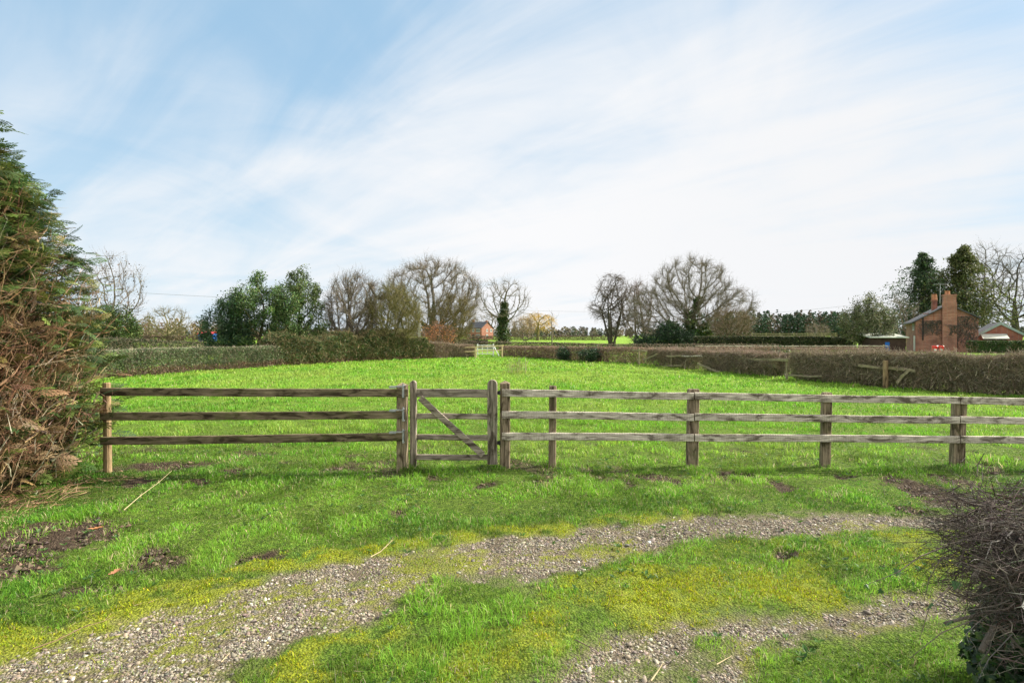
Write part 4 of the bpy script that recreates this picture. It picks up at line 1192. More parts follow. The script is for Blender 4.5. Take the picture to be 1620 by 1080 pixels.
# ---------------------------------------------------------------- hedges
def hedge(name, label, path, width, height, seed, ntw, nlf, twcol, lfcol, lsize=.06, tl=.35, tr=.006, lwt=None, basecol=None, basefrac=.35, group='hedges', cat='hedge', rough=.08, topcol=None, up=.5, shoots=25, leaf_lo=0.0, basegap=0.0):
    rs = np.random.default_rng(seed)
    path = np.array(path, float)
    hts = np.broadcast_to(np.asarray(height, float), (len(path),))
    seg = np.linalg.norm(np.diff(path, axis=0), axis=1); cum = np.concatenate([[0], np.cumsum(seg)])
    Ltot = cum[-1]
    def at(s):
        x, y, h = np.interp(s, cum, path[:, 0]), np.interp(s, cum, path[:, 1]), np.interp(s, cum, hts)
        e = 0.05
        dx = np.interp(s + e, cum, path[:, 0]) - np.interp(s - e, cum, path[:, 0]); dy = np.interp(s + e, cum, path[:, 1]) - np.interp(s - e, cum, path[:, 1])
        l = np.hypot(dx, dy) + 1e-9
        return x, y, h * (1 + (fbm(s + seed * 7.1, s * 0, 0.9, 3, seed) - .5) * rough * 2), dx / l, dy / l
    c = path.mean(0)
    t = thing(name, label, cat, (c[0], c[1], float(gz(c[0], c[1]))), group)
    def sample(n, shellp=.75, zlo=0.02):
        s = rs.uniform(0, Ltot, n)
        x, y, h, tx, ty = at(s)
        bulge = 1 + (fbm(s * 1.0 + 31, s * 0 + 3, 1.2, 3, seed + 5) - .5) * .45
        u = np.where(rs.random(n) < shellp, np.sign(rs.normal(size=n)) * (1 - np.abs(rs.normal(0, .14, n))), rs.uniform(-1, 1, n))
        zf = zlo + (1 - zlo) * rs.random(n)
        topk = rs.random(n) < .22
        zf = np.where(topk, 1 - np.abs(rs.normal(0, .05, n)), zf); u = np.where(topk, rs.uniform(-1, 1, n), u)
        w = width / 2 * bulge * np.interp(zf, [0, .25, .8, 1], [.72, .95, 1, .9])
        px, py = x - ty * u * w, y + tx * u * w
        return np.stack([px, py, gz(px, py) + zf * h], 1), np.stack([-ty * u, tx * u, np.zeros(n)], 1), zf
    if ntw:
        mb = MB()
        n = int(Ltot * 5)
        s = np.linspace(0, Ltot, n); x, y, h, tx, ty = at(s)
        o = rs.normal(0, width * .16, n)
        p0 = np.stack([x - ty * o, y + tx * o, gz(x, y) - .05], 1)
        p1 = p0 + np.stack([rs.normal(0, .16, n), rs.normal(0, .16, n), h * rs.uniform(.45, .8, n)], 1)
        prisms(mb, p0, p1, rs.uniform(.012, .035, n), .008, 5, palette(rs, n, twcol))
        P, out, zf = sample(ntw, .7)
        holes = fbm(P[:, 0] + P[:, 1], P[:, 0] * 0, 1.1, 2, seed + 3)
        kp = rs.random(ntw) > basegap * smooth(.42, .12, zf - (holes - .5) * .5)
        P, out, zf = P[kp], out[kp], zf[kp]; ntw = len(P)
        d = unit(out * .55 + rs.normal(0, .6, (ntw, 3)) + np.array([0, 0, up]))
        L = tl * rs.uniform(.4, 1.3, (ntw, 1))
        P = P - d * L * .6
        p1 = P + d * L * .55; p2 = p1 + unit(d + rs.normal(0, .5, d.shape)) * L * .5
        col = palette(rs, ntw, twcol, None, .2)
        if topcol is not None:
            k = zf > .9
            col[k] = palette(rs, int(k.sum()), topcol, None, .15)
        P[:, 2] = np.maximum(P[:, 2], gz(P[:, 0], P[:, 1]))
        prisms(mb, P, p1, tr, tr * .8, 3, col); cones(mb, p1, p2, tr * .8, col)
        q = rs.random((ntw, 1)); a = P + (p1 - P) * q
        cones(mb, a, a + unit(d + rs.normal(0, .8, d.shape)) * L * .4, tr * .7, col)
        # stray shoots above the clipped line
        ns = int(Ltot * shoots)
        if ns:
            s = rs.uniform(0, Ltot, ns); x, y, h, tx, ty = at(s); o = rs.uniform(-.5, .5, ns) * width
            a0 = np.stack([x - ty * o, y + tx * o, gz(x, y) + h * .93], 1)
            dd = unit(np.stack([rs.normal(0, .35, ns), rs.normal(0, .35, ns), np.ones(ns)], 1))
            cones(mb, a0, a0 + dd * (h * .06 + np.exp(rs.normal(-2.5, .6, ns)))[:, None], tr, palette(rs, ns, topcol if topcol is not None else twcol))
        mb.build('twigs', M['twig'], t, tint=True)
    if nlf:
        mb = MB()
        P, out, zf = sample(nlf, .8, leaf_lo)
        kp = rs.random(nlf) > basegap * smooth(.42, .12, zf)
        P, out, zf = P[kp], out[kp], zf[kp]; nlf = len(P)
        col = palette(rs, nlf, lfcol, lwt, .2)
        patch = fbm(P[:, 0] * 1.0 + P[:, 1] * .8, P[:, 2] * 1.5, 1.3, 3, seed + 9)
        col = col * np.exp((patch - .5) * 1.3)[:, None]
        if basecol is not None:
            k = zf < basefrac * (0.6 + .8 * patch) + rs.normal(0, .05, nlf)
            col[k] = palette(rs, int(k.sum()), basecol, None, .22)
        leaves(mb, P, lsize, rs, np.clip(col, .003, .9), .3, .7)
        mb.build('foliage', M['leaf'], t, tint=True)
    return t

DEAD = [(0.16, 0.10, 0.065), (0.22, 0.14, 0.09), (0.11, 0.07, 0.05), (0.28, 0.20, 0.14)]
HAW = [(0.22, 0.175, 0.11), (0.29, 0.24, 0.16), (0.13, 0.105, 0.07), (0.37, 0.31, 0.21)]
PINK = [(0.31, 0.23, 0.17), (0.37, 0.29, 0.22), (0.24, 0.175, 0.125)]

def px_path(pts):
    out = []
    for px, py in pts:
        Y = CAMZ * F / (py - HY); out.append(((px - CX) / F * Y, Y))
    return out

def shift(path, d):
    """moves a path sideways by d metres (to the left of its direction)"""
    p = np.array(path, float); o = []
    for i in range(len(p)):
        a = p[max(i - 1, 0)]; b = p[min(i + 1, len(p) - 1)]
        v = (b - a) / np.linalg.norm(b - a); o.append(p[i] + d * np.array([-v[1], v[0]]))
    return [tuple(q) for q in o]

def all_hedges():
    p = shift([(-21.5, 18.5)] + px_path([(150, 601), (250, 594), (345, 586), (450, 579)]), .6)
    hedge('trimmed_hedge', 'neatly clipped green hedge with russet base along the left of the paddock', p, 1.1, 1.16, 501, 14000, 60000, [(0.22, 0.18, 0.13), (0.16, 0.13, 0.09)],
          [(0.08, 0.13, 0.05), (0.12, 0.17, 0.07), (0.18, 0.21, 0.11), (0.05, 0.09, 0.035)], .062, .25, .005, None, DEAD, .29, rough=.025, topcol=[(0.42, 0.36, 0.27), (0.33, 0.28, 0.2)])
    p = shift(px_path([(440, 579.5), (500, 576), (560, 572.5), (620, 570), (690, 567)]), .9)
    hedge('overgrown_hedge', 'tall untrimmed ivy filled hedge under the hollies and thorn trees', p, 1.7, [1.5, 1.7, 1.9, 1.6, 1.1], 502, 12000, 48000, OLIVE + [(0.26, 0.2, 0.1)],
          [(0.035, 0.07, 0.02), (0.055, 0.10, 0.028), (0.10, 0.135, 0.045), (0.15, 0.13, 0.06)], .095, .7, .008, [3, 4, 2, .7], DEAD, .13, rough=.45, shoots=60)
    p = shift(px_path([(688, 567), (720, 566), (752, 565.5)]), .6)
    hedge('brown_hedge', 'short brown leafless hedge leading up to the far white gate', p, 1.1, [1.2, 1.05, .95], 503, 9000, 7000, HAW + PINK, DEAD + [(0.12, 0.11, 0.05)], .06, .4, .007, rough=.06)
    # beyond the left hedge
    hedge('dark_hedge', 'dark shaded hedge beyond the clipped one, running back to the low holly', [(-27, 26), (-25.5, 36), (-28.8, 56)], 1.5, [1.8, 1.62, .98], 504, 5000, 30000, HAW, [(0.03, 0.05, 0.02), (0.05, 0.07, 0.028), (0.075, 0.07, 0.035)], .09, .3, .007, rough=.03, topcol=PINK, basecol=[(0.06, 0.045, 0.035), (0.09, 0.06, 0.045)], basefrac=.45)  # pinkish lit top, dark shaded sides and base are put into the colours
    hedge('field_hedge', 'low brown hedge across the far left field', [(-112, 150), (-80, 150)], 1.6, 1.5, 505, 2500, 5000, BROWN, BROWN + [(0.1, 0.1, 0.05)], .22, .6, .03)
    # right hand side, far to near
    p = shift(px_path([(786, 563.5), (840, 566.5), (900, 571), (960, 574), (1016, 577)]), .65)
    hedge('copper_hedge', 'low hedge of coppery dead leaves behind the old rails at the paddock end', p, 1.0, [.85, .9, .95, 1.0, 1.0], 506, 9000, 15000, HAW + BROWN, [(0.26, 0.16, 0.11), (0.34, 0.23, 0.16), (0.19, 0.11, 0.075), (0.10, 0.09, 0.04)], .075, .35, .007, topcol=PINK, rough=.05)
    base = [(1018, 577), (1100, 585.5), (1210, 597.5), (1250, 601.5), (1400, 614), (1620, 627), (1900, 642)]
    full = shift(px_path(base), .62)
    def cut(a, b):
        q = []
        n = 9
        for k in range(n):
            px = a + (b - a) * k / (n - 1)
            q.append((px, np.interp(px, [v[0] for v in base], [v[1] for v in base])))
        return shift(px_path(q), .62)
    hedge('hawthorn_hedge', 'bare hawthorn hedge section by the slanting fallen rail, farthest of its row', cut(1020, 1093), 1.0, [.98] * 9, 507, 10000, 7000, HAW, DEAD + [(0.09, 0.12, 0.04), (0.06, 0.09, 0.03), (0.08, 0.11, 0.035)], .055, .42, .006, topcol=PINK, rough=.05, group='bare hawthorn hedge sections', basegap=.72)
    hedge('hawthorn_hedge', 'bare hawthorn hedge section ending at the gap with the mossy rail', cut(1106, 1218), 1.05, [1.0] * 9, 508, 15000, 9000, HAW + [(0.24, 0.20, 0.15)], DEAD + [(0.09, 0.12, 0.04), (0.06, 0.09, 0.03), (0.08, 0.11, 0.035)], .055, .42, .006, topcol=PINK, rough=.12, group='bare hawthorn hedge sections', basegap=.72)
    hedge('hawthorn_hedge', 'long clipped bare hawthorn hedge nearest the long rail fence', cut(1247, 1900), 1.15, [1.08, 1.1, 1.12, 1.14, 1.16, 1.18, 1.2, 1.2, 1.2], 509, 50000, 15000, [(0.22, 0.18, 0.115), (0.29, 0.24, 0.16), (0.13, 0.105, 0.07), (0.38, 0.32, 0.22)], [(0.13, 0.125, 0.055), (0.17, 0.15, 0.07), (0.08, 0.12, 0.035), (0.06, 0.085, 0.03)], .05, .46, .0055, topcol=[(0.29, 0.23, 0.16), (0.35, 0.29, 0.20), (0.20, 0.16, 0.11)], rough=.10, group='bare hawthorn hedge sections', basegap=.72)
    hedge('brown_hedge', 'pinkish brown hedge line just behind the hawthorn sections', [(10.0, 38), (17, 38), (25, 38)], 0.9, [.96, .98, .95], 510, 9000, 7000, PINK + HAW, DEAD, .07, .35, .009, topcol=PINK, rough=.04)
    hedge('low_hedge', 'low dark hedge line in front of the alder and great oak', [(-7, 74), (2, 70), (12, 62), (28, 60)], 1.2, [1.0, .95, .8, .8], 511, 4500, 20000, BROWN, [(0.035, 0.055, 0.025), (0.06, 0.075, 0.03), (0.13, 0.09, 0.06)], .12, .4, .014, rough=.05, topcol=PINK)
    hedge('evergreen_hedge', 'dark green clipped hedge between the great oak and the grey evergreen', [(22, 68), (34, 70), (42, 70)], 1.4, [1.65, 1.6, 1.5], 512, 5000, 34000, HAW, [(0.035, 0.052, 0.025), (0.048, 0.068, 0.032), (0.07, 0.07, 0.04)], .19, .4, .012, rough=.05, topcol=[(0.24, 0.20, 0.12)])
    hedge('evergreen_hedge', 'thick dark green hedge to the right of the brick cottage', [(46.5, 57.5), (54, 57.5), (62, 58)], 1.6, 1.22, 513, 1500, 24000, HAW, [(0.025, 0.06, 0.015), (0.04, 0.085, 0.02), (0.065, 0.10, 0.03)], .12, .3, .01, rough=.05)
    hedge('far_hedge', 'brownish hedge across the distant green field by the willow', [(-30, 205), (15, 205), (36, 200)], 1.8, 1.5, 514, 2500, 6000, BROWN, [(0.16, 0.115, 0.08), (0.10, 0.10, 0.055), (0.2, 0.15, 0.11)], .32, .8, .04, rough=.1)
    hedge('far_hedge', 'dark hedge in front of the far brick house', [(-34, 120), (-16, 118), (-5, 110)], 1.6, [1.0, .95, .8], 515, 2500, 16000, BROWN, [(0.03, 0.05, 0.022), (0.05, 0.065, 0.03), (0.12, 0.09, 0.06)], .2, .5, .02, rough=.1)
    # bushes set in the hedges
    def bush(px, py, top, hw, seed, label, col, n=4200, size=.09):
        Y = CAMZ * F / (py - HY) + .5
        tree('ivy_bush', label, 'bush', px, Y, top, hw, seed, 'bark_dark', .05, .012, .15, 160, .14, shell=.1, leaf=dict(n=n, spread=.16, size=size, col=col, mat='waxy_leaf'), bottom=.02, stems=2, base_spread=.15)
    DK = [(0.018, 0.045, 0.022), (0.03, 0.065, 0.03), (0.05, 0.09, 0.035)]
    bush(893, 571, 549, 11, 521, 'narrow dark ivy bush in the copper hedge, left one of two', DK, 2600)
    bush(934, 573, 549, 22, 522, 'wider dark ivy bush in the copper hedge, right one of two', DK, 4200)
    bush(1232, 596, 554, 14, 523, 'dark holly bush filling the gap behind the mossy rail', DK, 3000)
all_hedges()

# ---------------------------------------------------------------- old rails along the right hedge, far gate
def old_rails():
    base = [(1000, 576), (1100, 584.5), (1210, 596), (1250, 600.5), (1400, 613), (1620, 625)]
    Yb = lambda px: CAMZ * F / (np.interp(px, [v[0] for v in base], [v[1] for v in base]) - HY) - .22
    t = thing('old_rail_fence', 'broken mossy rail fence in front of the hawthorn hedges', 'fence', (11.5, 22.5, 0), 'old rails')
    def po(px, top, w=.09, lean=0.0, m='wood_old'):
        Y = Yb(px); b = W(px, HY + CAMZ * F / Y, Y); b[2] = float(gz(b[0], b[1])) - .06
        add_part(t, 'post', lambda mb: post(mb, b, W(px, top, Y)[2], w, w, 'worn', int(px), (lean, 0), ang=.6), M[m])
    po(1011, 551); po(1083, 568, .07, .1); po(1170, 561); po(1209.5, 565, .075); po(1245, 569, .08); po(1401, 571, .13, 0, 'wood_round'); po(1062, 560, .06)
    def ra(a, ya, b, yb, h=.085, m='wood_old', da=0, db=0):
        p0, p1 = W(a, ya, Yb(a) - .08 + da), W(b, yb, Yb(b) - .08 + db)
        add_part(t, 'rail', lambda mb: board(mb, p0, p1, h, .05, int(a + b), nseg=10, jit=.008), M[m])
    ra(1000, 553.5, 1022, 555); ra(1055, 563, 1078, 563); ra(1078, 562.5, 1112, 563.5, .07, 'wood_rail'); ra(1162, 566, 1196, 568, .08); ra(1194, 568, 1248, 569.8, .11)
    ra(1358, 577, 1448, 587, .10); ra(1036, 579.5, 1079, 578.5, .06); ra(1246, 594, 1300, 594.5, .07)
    ra(1104, 576, 1140, 588.5, .10, 'wood_old', -.1, -.15); ra(1017, 569, 1040, 560, .08); ra(1418, 606, 1440, 583, .09)

    t = thing('far_rail_fence', 'thin old rail fence along the copper hedge with one pale post', 'fence', (1.5, 45, 0), 'old rails')
    base2 = [(786, 562), (831, 565), (900, 569.5), (1000, 575)]
    Y2 = lambda px: CAMZ * F / (np.interp(px, [v[0] for v in base2], [v[1] for v in base2]) - HY) - .1
    def po2(px, top, w=.09, m='wood_old'):
        Y = Y2(px); b = W(px, HY, Y); b[2] = float(gz(b[0], b[1])) - .05
        add_part(t, 'post', lambda mb: post(mb, b, W(px, top, Y)[2], w, w, 'flat', int(px)), M[m])
    po2(830.5, 551, .11, 'white_paint'); po2(851, 553); po2(864, 553, .07); po2(881, 552); po2(797, 547); po2(960, 556); po2(820, 556, .06); po2(898, 552, .1)
    def ra2(a, ya, b, yb, h=.07):
        p0, p1 = W(a, ya, Y2(a) - .08), W(b, yb, Y2(b) - .08)
        add_part(t, 'rail', lambda mb: board(mb, p0, p1, h, .05, int(a + b), nseg=8, jit=.008), M['wood_old'])
    ra2(796, 547.5, 864, 552.5, .06); ra2(810, 556.5, 862, 561.5); ra2(862, 554.8, 884, 556.2, .09); ra2(948, 553, 982, 553.4, .06); ra2(950, 559.5, 976, 559.8, .05); ra2(978, 551.8, 1004, 553.5, .08)

    t = thing('new_rail_fence', 'pale new timber rails standing in front of the far white gate', 'fence', (-2.5, 45.5, 0))
    Y3 = 45.5
    for px in (752.5, 794.5):
        b = W(px, HY, Y3); b[2] = -.06
        add_part(t, 'post', lambda mb: post(mb, b, W(px, 548 if px < 760 else 545.5, Y3)[2], .11, .11, 'flat', int(px)), M['wood_new'])
    for a, ya, c, yc in ((735, 549.6, 797, 546.6), (726, 556.7, 796, 553.4)):
        p0, p1 = W(a, ya, Y3 - .1), W(c, yc, Y3 + .1)
        add_part(t, 'rail', lambda mb: board(mb, p0, p1, .085, .05, int(a), nseg=6), M['wood_new'])

    t = thing('white_field_gate', 'white painted barred gate at the far end of the paddock', 'gate', (-2.3, 48.5, 0))
    Y4 = 48.5
    for px in (755.5, 780.5):
        b = W(px, HY, Y4); b[2] = -.05
        add_part(t, 'post', lambda mb: post(mb, b, W(px, 543.5, Y4)[2], .10, .10, 'flat', int(px)), M['white_paint'])
    for py in (546, 549, 552, 555.2, 559.5):
        p0, p1 = W(757, py, Y4), W(780, py, Y4)
        add_part(t, 'bar', lambda mb: board(mb, p0, p1, .055, .03, int(py), nseg=3), M['white_paint'])
    for px in (763, 771):
        p0, p1 = W(px, 546, Y4 - .04), W(px, 560.5, Y4 - .04)
        add_part(t, 'upright', lambda mb: board(mb, p0, p1, .06, .03, int(px), up=(1, 0, 0), nseg=3), M['white_paint'])
    p0, p1 = W(782, 549, Y4 - .5), W(789.5, 563, Y4 - 1.2)
    add_part(t, 'stay', lambda mb: board(mb, p0, p1, .09, .05, 8, nseg=4), M['white_paint'])

    # rail fence line in the lane beyond and in front of the pine wood
    t = thing('lane_fence', 'grey rail fence on the lane behind the hawthorn hedge', 'fence', (24, 42, 0), 'old rails')
    for px in range(1110, 1400, 36):
        b = W(px, HY, 44.0); b[2] = -.05
        add_part(t, 'post', lambda mb: post(mb, b, W(px, 544.8, 44.0)[2], .08, .08, 'flat', px), M['wood_old'])
    p0, p1 = W(1100, 547.0, 43.9), W(1405, 547.2, 43.9)
    add_part(t, 'rail', lambda mb: board(mb, p0, p1, .07, .05, 3, nseg=20, jit=.006), M['wood_rail'])
    t = thing('far_field_fence', 'pale post and rail fence in front of the pine wood', 'fence', (55, 128, 0), 'old rails')
    for px in range(1190, 1330, 22):
        b = W(px, HY, 120.0); b[2] = -.05
        add_part(t, 'post', lambda mb: post(mb, b, W(px, 526, 120.0)[2], .16, .16, 'flat', px), M['wood_old'])
    for py in (527.5, 530.5):
        p0, p1 = W(1188, py + 0.3, 119.8), W(1325, py, 119.8)
        add_part(t, 'rail', lambda mb: board(mb, p0, p1, .16, .06, 3, nseg=16, jit=.01), M['wood_old'])
old_rails()
# ---------------------------------------------------------------- big conifer at the left edge
def spray_template(rs):
    """one flat feathery spray, axis along +x, unit length: list of thin strips (p0, p1, width)"""
    st = []
    def strip(a, b, w): st.append((a, b, w))
    strip((0, 0), (.5, 0), .030); strip((.5, 0), (1.0, 0), .022)
    n = 6
    for k in range(n):
        f = .10 + .80 * k / (n - 1) + .02 * rs.normal()
        for s in (-1, 1):
            ff = f + (0.03 if s > 0 else 0)
            L = (.50 * (1 - ff * .75) + .06) * rs.uniform(.75, 1.2)
            an = R(38 + 7 * rs.normal()) * s
            ex, ey = ff + L * math.cos(an), L * math.sin(an)
            strip((ff, 0), (ex, ey), .038)
            for q in (.38, .68):
                bx, by = ff + L * q * math.cos(an), L * q * math.sin(an)
                for s2 in (-1, 1):
                    a2 = an + s2 * R(34); l2 = L * .42 * (1.2 - q)
                    strip((bx, by), (bx + l2 * math.cos(a2), by + l2 * math.sin(a2)), .042)
    A = np.array([s[0] for s in st]); B = np.array([s[1] for s in st]); w = np.array([s[2] for s in st])
    d = B - A; l = np.linalg.norm(d, axis=1, keepdims=True); nrm = np.stack([-d[:, 1], d[:, 0]], 1) / l
    V = np.stack([A - nrm * w[:, None] * .5, A + nrm * w[:, None] * .5, B + nrm * w[:, None] * .3, B - nrm * w[:, None] * .3], 1).reshape(-1, 2)
    return V, len(st)

def sprays(mb, P, D, size, rs, col, droop=.35):
    T, ns = spray_template(rs)
    N = len(P)
    D = unit(D)
    up = np.array([0, 0, 1.0]) + rs.normal(0, .55, (N, 3))
    S_ = unit(np.cross(up, D)); U = np.cross(D, S_)
    x = T[:, 0][None] * size[:, None]; y = T[:, 1][None] * size[:, None]
    zc = -droop * (T[:, 0][None] ** 2) * size[:, None] - .25 * np.abs(T[:, 1][None]) * size[:, None]
    V = P[:, None] + D[:, None] * x[..., None] + S_[:, None] * y[..., None] + U[:, None] * zc[..., None]
    q = np.arange(ns * 4).reshape(ns, 4)
    Fq = (q[None] + (np.arange(N) * ns * 4)[:, None, None]).reshape(-1, 4)
    c = np.repeat(col, ns * 4, 0)
    tipf = np.tile(T[:, 0], N)[:, None]
    c = c * (0.85 + .35 * tipf)
    mb.add(V.reshape(-1, 3), Fq, c)

def big_conifer():
    rs = np.random.default_rng(601)
    c = np.array([-7.7, 6.7, 0.0])
    t = thing('conifer', 'big ragged conifer at the left edge, green above and stripped to brown twigs below', 'tree', c)
    prof = lambda z: np.interp(z, [0, .4, 1.0, 1.6, 2.23, 2.66, 3.1, 3.6, 4.25, 5.2, 6.1], [2.33, 2.38, 2.35, 2.28, 2.16, 2.04, 1.86, 1.58, 1.12, .42, .02])
    mb = MB()
    tube(mb, [c - np.array([0, 0, .1]), c + np.array([.05, 0, 2.5]), c + np.array([0, .05, 5.9])], [.17, .12, .02], 9)
    for k in range(3):
        a = rs.uniform(0, 6.28); d = np.array([math.cos(a), math.sin(a), 0])
        tube(mb, [c + d * .3, c + d * .6 + np.array([0, 0, 2.4]), c + d * .35 + np.array([0, 0, 4.6])], [.1, .07, .015], 7)
    mb.build('trunk', M['bark_dark'], t)
    # limbs carrying the sprays
    mbl, mbf = MB(), MB()
    nl = 1550
    zz = rs.uniform(.15, 5.9, nl); a = np.where(rs.random(nl) < .8, rs.uniform(-2.7, 1.1, nl), rs.uniform(0, 2 * math.pi, nl))
    Ps, Ds, Sz, Cl = [], [], [], []
    for k in range(nl):
        d = np.array([math.cos(a[k]), math.sin(a[k]), 0]); r = prof(zz[k]) * rs.uniform(.74, 1.05)
        p = [c + np.array([0, 0, max(zz[k] - r * .45, .05)]) + d * .1, c + np.array([0, 0, zz[k] - r * .16]) + d * r * .55, c + np.array([0, 0, zz[k]]) + d * r]
        tube(mbl, p, [.022, .014, .005], 4, cap=False)
        n = 15
        f = rs.uniform(.45, 1.0, n)[:, None]
        q = np.array(p[1]) + (np.array(p[2]) - np.array(p[1])) * (f * 2 - .9).clip(0, 1)
        q = q + rs.normal(0, .10, (n, 3))
        az = a[k] + rs.normal(0, .55, n)
        dd = np.stack([np.cos(az), np.sin(az), rs.normal(.38, .3, n)], 1)
        Ps.append(q); Ds.append(dd)
    P = np.concatenate(Ps); D = np.concatenate(Ds); N = len(P)
    ang = np.arctan2(P[:, 1] - c[1], P[:, 0] - c[0])
    # the side cut back to dead wood: towards the camera and the track, below head height
    brown = np.clip(smooth(2.75, 1.45, P[:, 2] + (fbm(P[:, 0] * 1.3 + P[:, 2], P[:, 1] + P[:, 2], 1.2, 3, 9) - .5) * 1.8) * smooth(.45, -.05, ang) * smooth(-2.6, -1.9, ang), 0, 1)
    keep = rs.random(N) > brown * .50
    P, D, brown = P[keep], D[keep], brown[keep]; N = len(P)
    col = palette(rs, N, [(0.055, 0.095, 0.022), (0.09, 0.13, 0.028), (0.14, 0.16, 0.04), (0.04, 0.075, 0.025), (0.17, 0.14, 0.05)], [4, 4, 2, 3, 1.5], .22)
    dead = rs.random(N) < brown * .58 + .02
    col[dead] = palette(rs, int(dead.sum()), [(0.21, 0.135, 0.07), (0.15, 0.095, 0.05), (0.28, 0.19, 0.105)], None, .2)
    sprays(mbf, P, D, rs.uniform(.13, .29, N), rs, col)
    mbl.build('crown', M['bark_dark'], t)
    mbf.build('foliage', M['leaf'], t, tint=True)
    # bare tan twigs
    mb = MB()
    n = 4300
    hi = rs.random(n) < .26
    z0 = np.where(hi, rs.uniform(1.5, 3.2, n), rs.uniform(.02, 1.9, n))
    a = np.where(hi, rs.normal(-.65, .55, n), rs.normal(-.65, .55, n))
    r0 = prof(z0) * rs.uniform(.74, .99, n)
    base = c + np.stack([np.cos(a) * r0, np.sin(a) * r0, z0], 1)
    da = a + rs.normal(.25, .7, n)
    d = unit(np.stack([np.cos(da) * .6, np.sin(da) * .6, rs.normal(.85, .45, n)], 1))
    L = rs.uniform(.18, .62, n)
    rad = rs.uniform(.0025, .0065, n)
    big = rs.random(n) < .03
    rad = np.where(big, .014, rad); L = np.where(big, L * 1.3, L)
    colr = palette(rs, n, [(0.21, 0.125, 0.065), (0.28, 0.18, 0.10), (0.38, 0.28, 0.17), (0.12, 0.07, 0.04), (0.34, 0.29, 0.22)], [4, 4, 2, 4, 1], .24)
    p = base
    for k in range(4):
        d = unit(d + rs.normal(0, .22, d.shape) + np.array([0, 0, .14]))
        q = p + d * (L / 4)[:, None]
        q[:, 2] = np.maximum(q[:, 2], .02)
        if k < 3: prisms(mb, p, q, rad * (1 - .18 * k), rad * (1 - .18 * (k + 1)), 4, colr)
        else: cones(mb, p, q, rad * .46, colr)
        s = unit(d + rs.normal(0, .75, d.shape)); qq = q + s * (L * rs.uniform(.15, .4, n))[:, None]
        qq[:, 2] = np.maximum(qq[:, 2], .02)
        cones(mb, q, qq, rad * .5, colr)
        p = q
    # litter of dead sprigs fallen round the foot
    m_ = 1500
    aa = rs.uniform(-2.3, .2, m_); rr = rs.normal(2.45, .25, m_)
    P = c + np.stack([np.cos(aa) * rr, np.sin(aa) * rr, np.zeros(m_)], 1)
    P[:, 2] = gz(P[:, 0], P[:, 1]) + rs.uniform(0, .05, m_)
    dd = unit(np.stack([rs.normal(size=m_), rs.normal(size=m_), rs.normal(0, .25, m_)], 1))
    cones(mb, P, P + dd * rs.uniform(.08, .3, (m_, 1)), .004, palette(rs, m_, [(0.22, 0.13, 0.07), (0.14, 0.085, 0.05), (0.3, 0.2, 0.12)]))
    mb.build('bare_twigs', M['twig'], t, tint=True)
big_conifer()

# ---------------------------------------------------------------- cut hawthorn hedge at the right, close to the camera
def ivy_leaf_mesh(mb, P, size, rs, col):
    """five lobed ivy leaves"""
    out = np.array([(0, -.45), (.25, -.5), (.55, -.25), (.28, -.05), (.5, .22), (.2, .2), (0, .62), (-.2, .2), (-.5, .22), (-.28, -.05), (-.55, -.25), (-.25, -.5)])
    N = len(P); K = len(out)
    nrm = rand_dirs(rs, N); nrm[:, 2] = np.abs(nrm[:, 2]) + .15; nrm[:, 0] -= .35; nrm[:, 1] -= .35; nrm = unit(nrm)
    d = rand_dirs(rs, N); d[:, 2] -= .6
    d = unit(d - nrm * (d * nrm).sum(1, keepdims=True)); s = np.cross(d, nrm)
    sz = size * rs.uniform(.6, 1.3, (N, 1, 1))
    V = P[:, None] + (s[:, None] * out[None, :, :1] + d[:, None] * out[None, :, 1:]) * sz - nrm[:, None] * (np.abs(out[None, :, :1]) * .35) * sz
    V = np.concatenate([V, P[:, None] + nrm[:, None] * .03 * sz], 1)
    i = np.arange(K); j = (i + 1) % K
    T = np.stack([i, j, np.full(K, K)], 1)
    Ft = (T[None] + (np.arange(N) * (K + 1))[:, None, None]).reshape(-1, 3)
    mb.add(V.reshape(-1, 3), Ft, np.repeat(col, K + 1, 0))

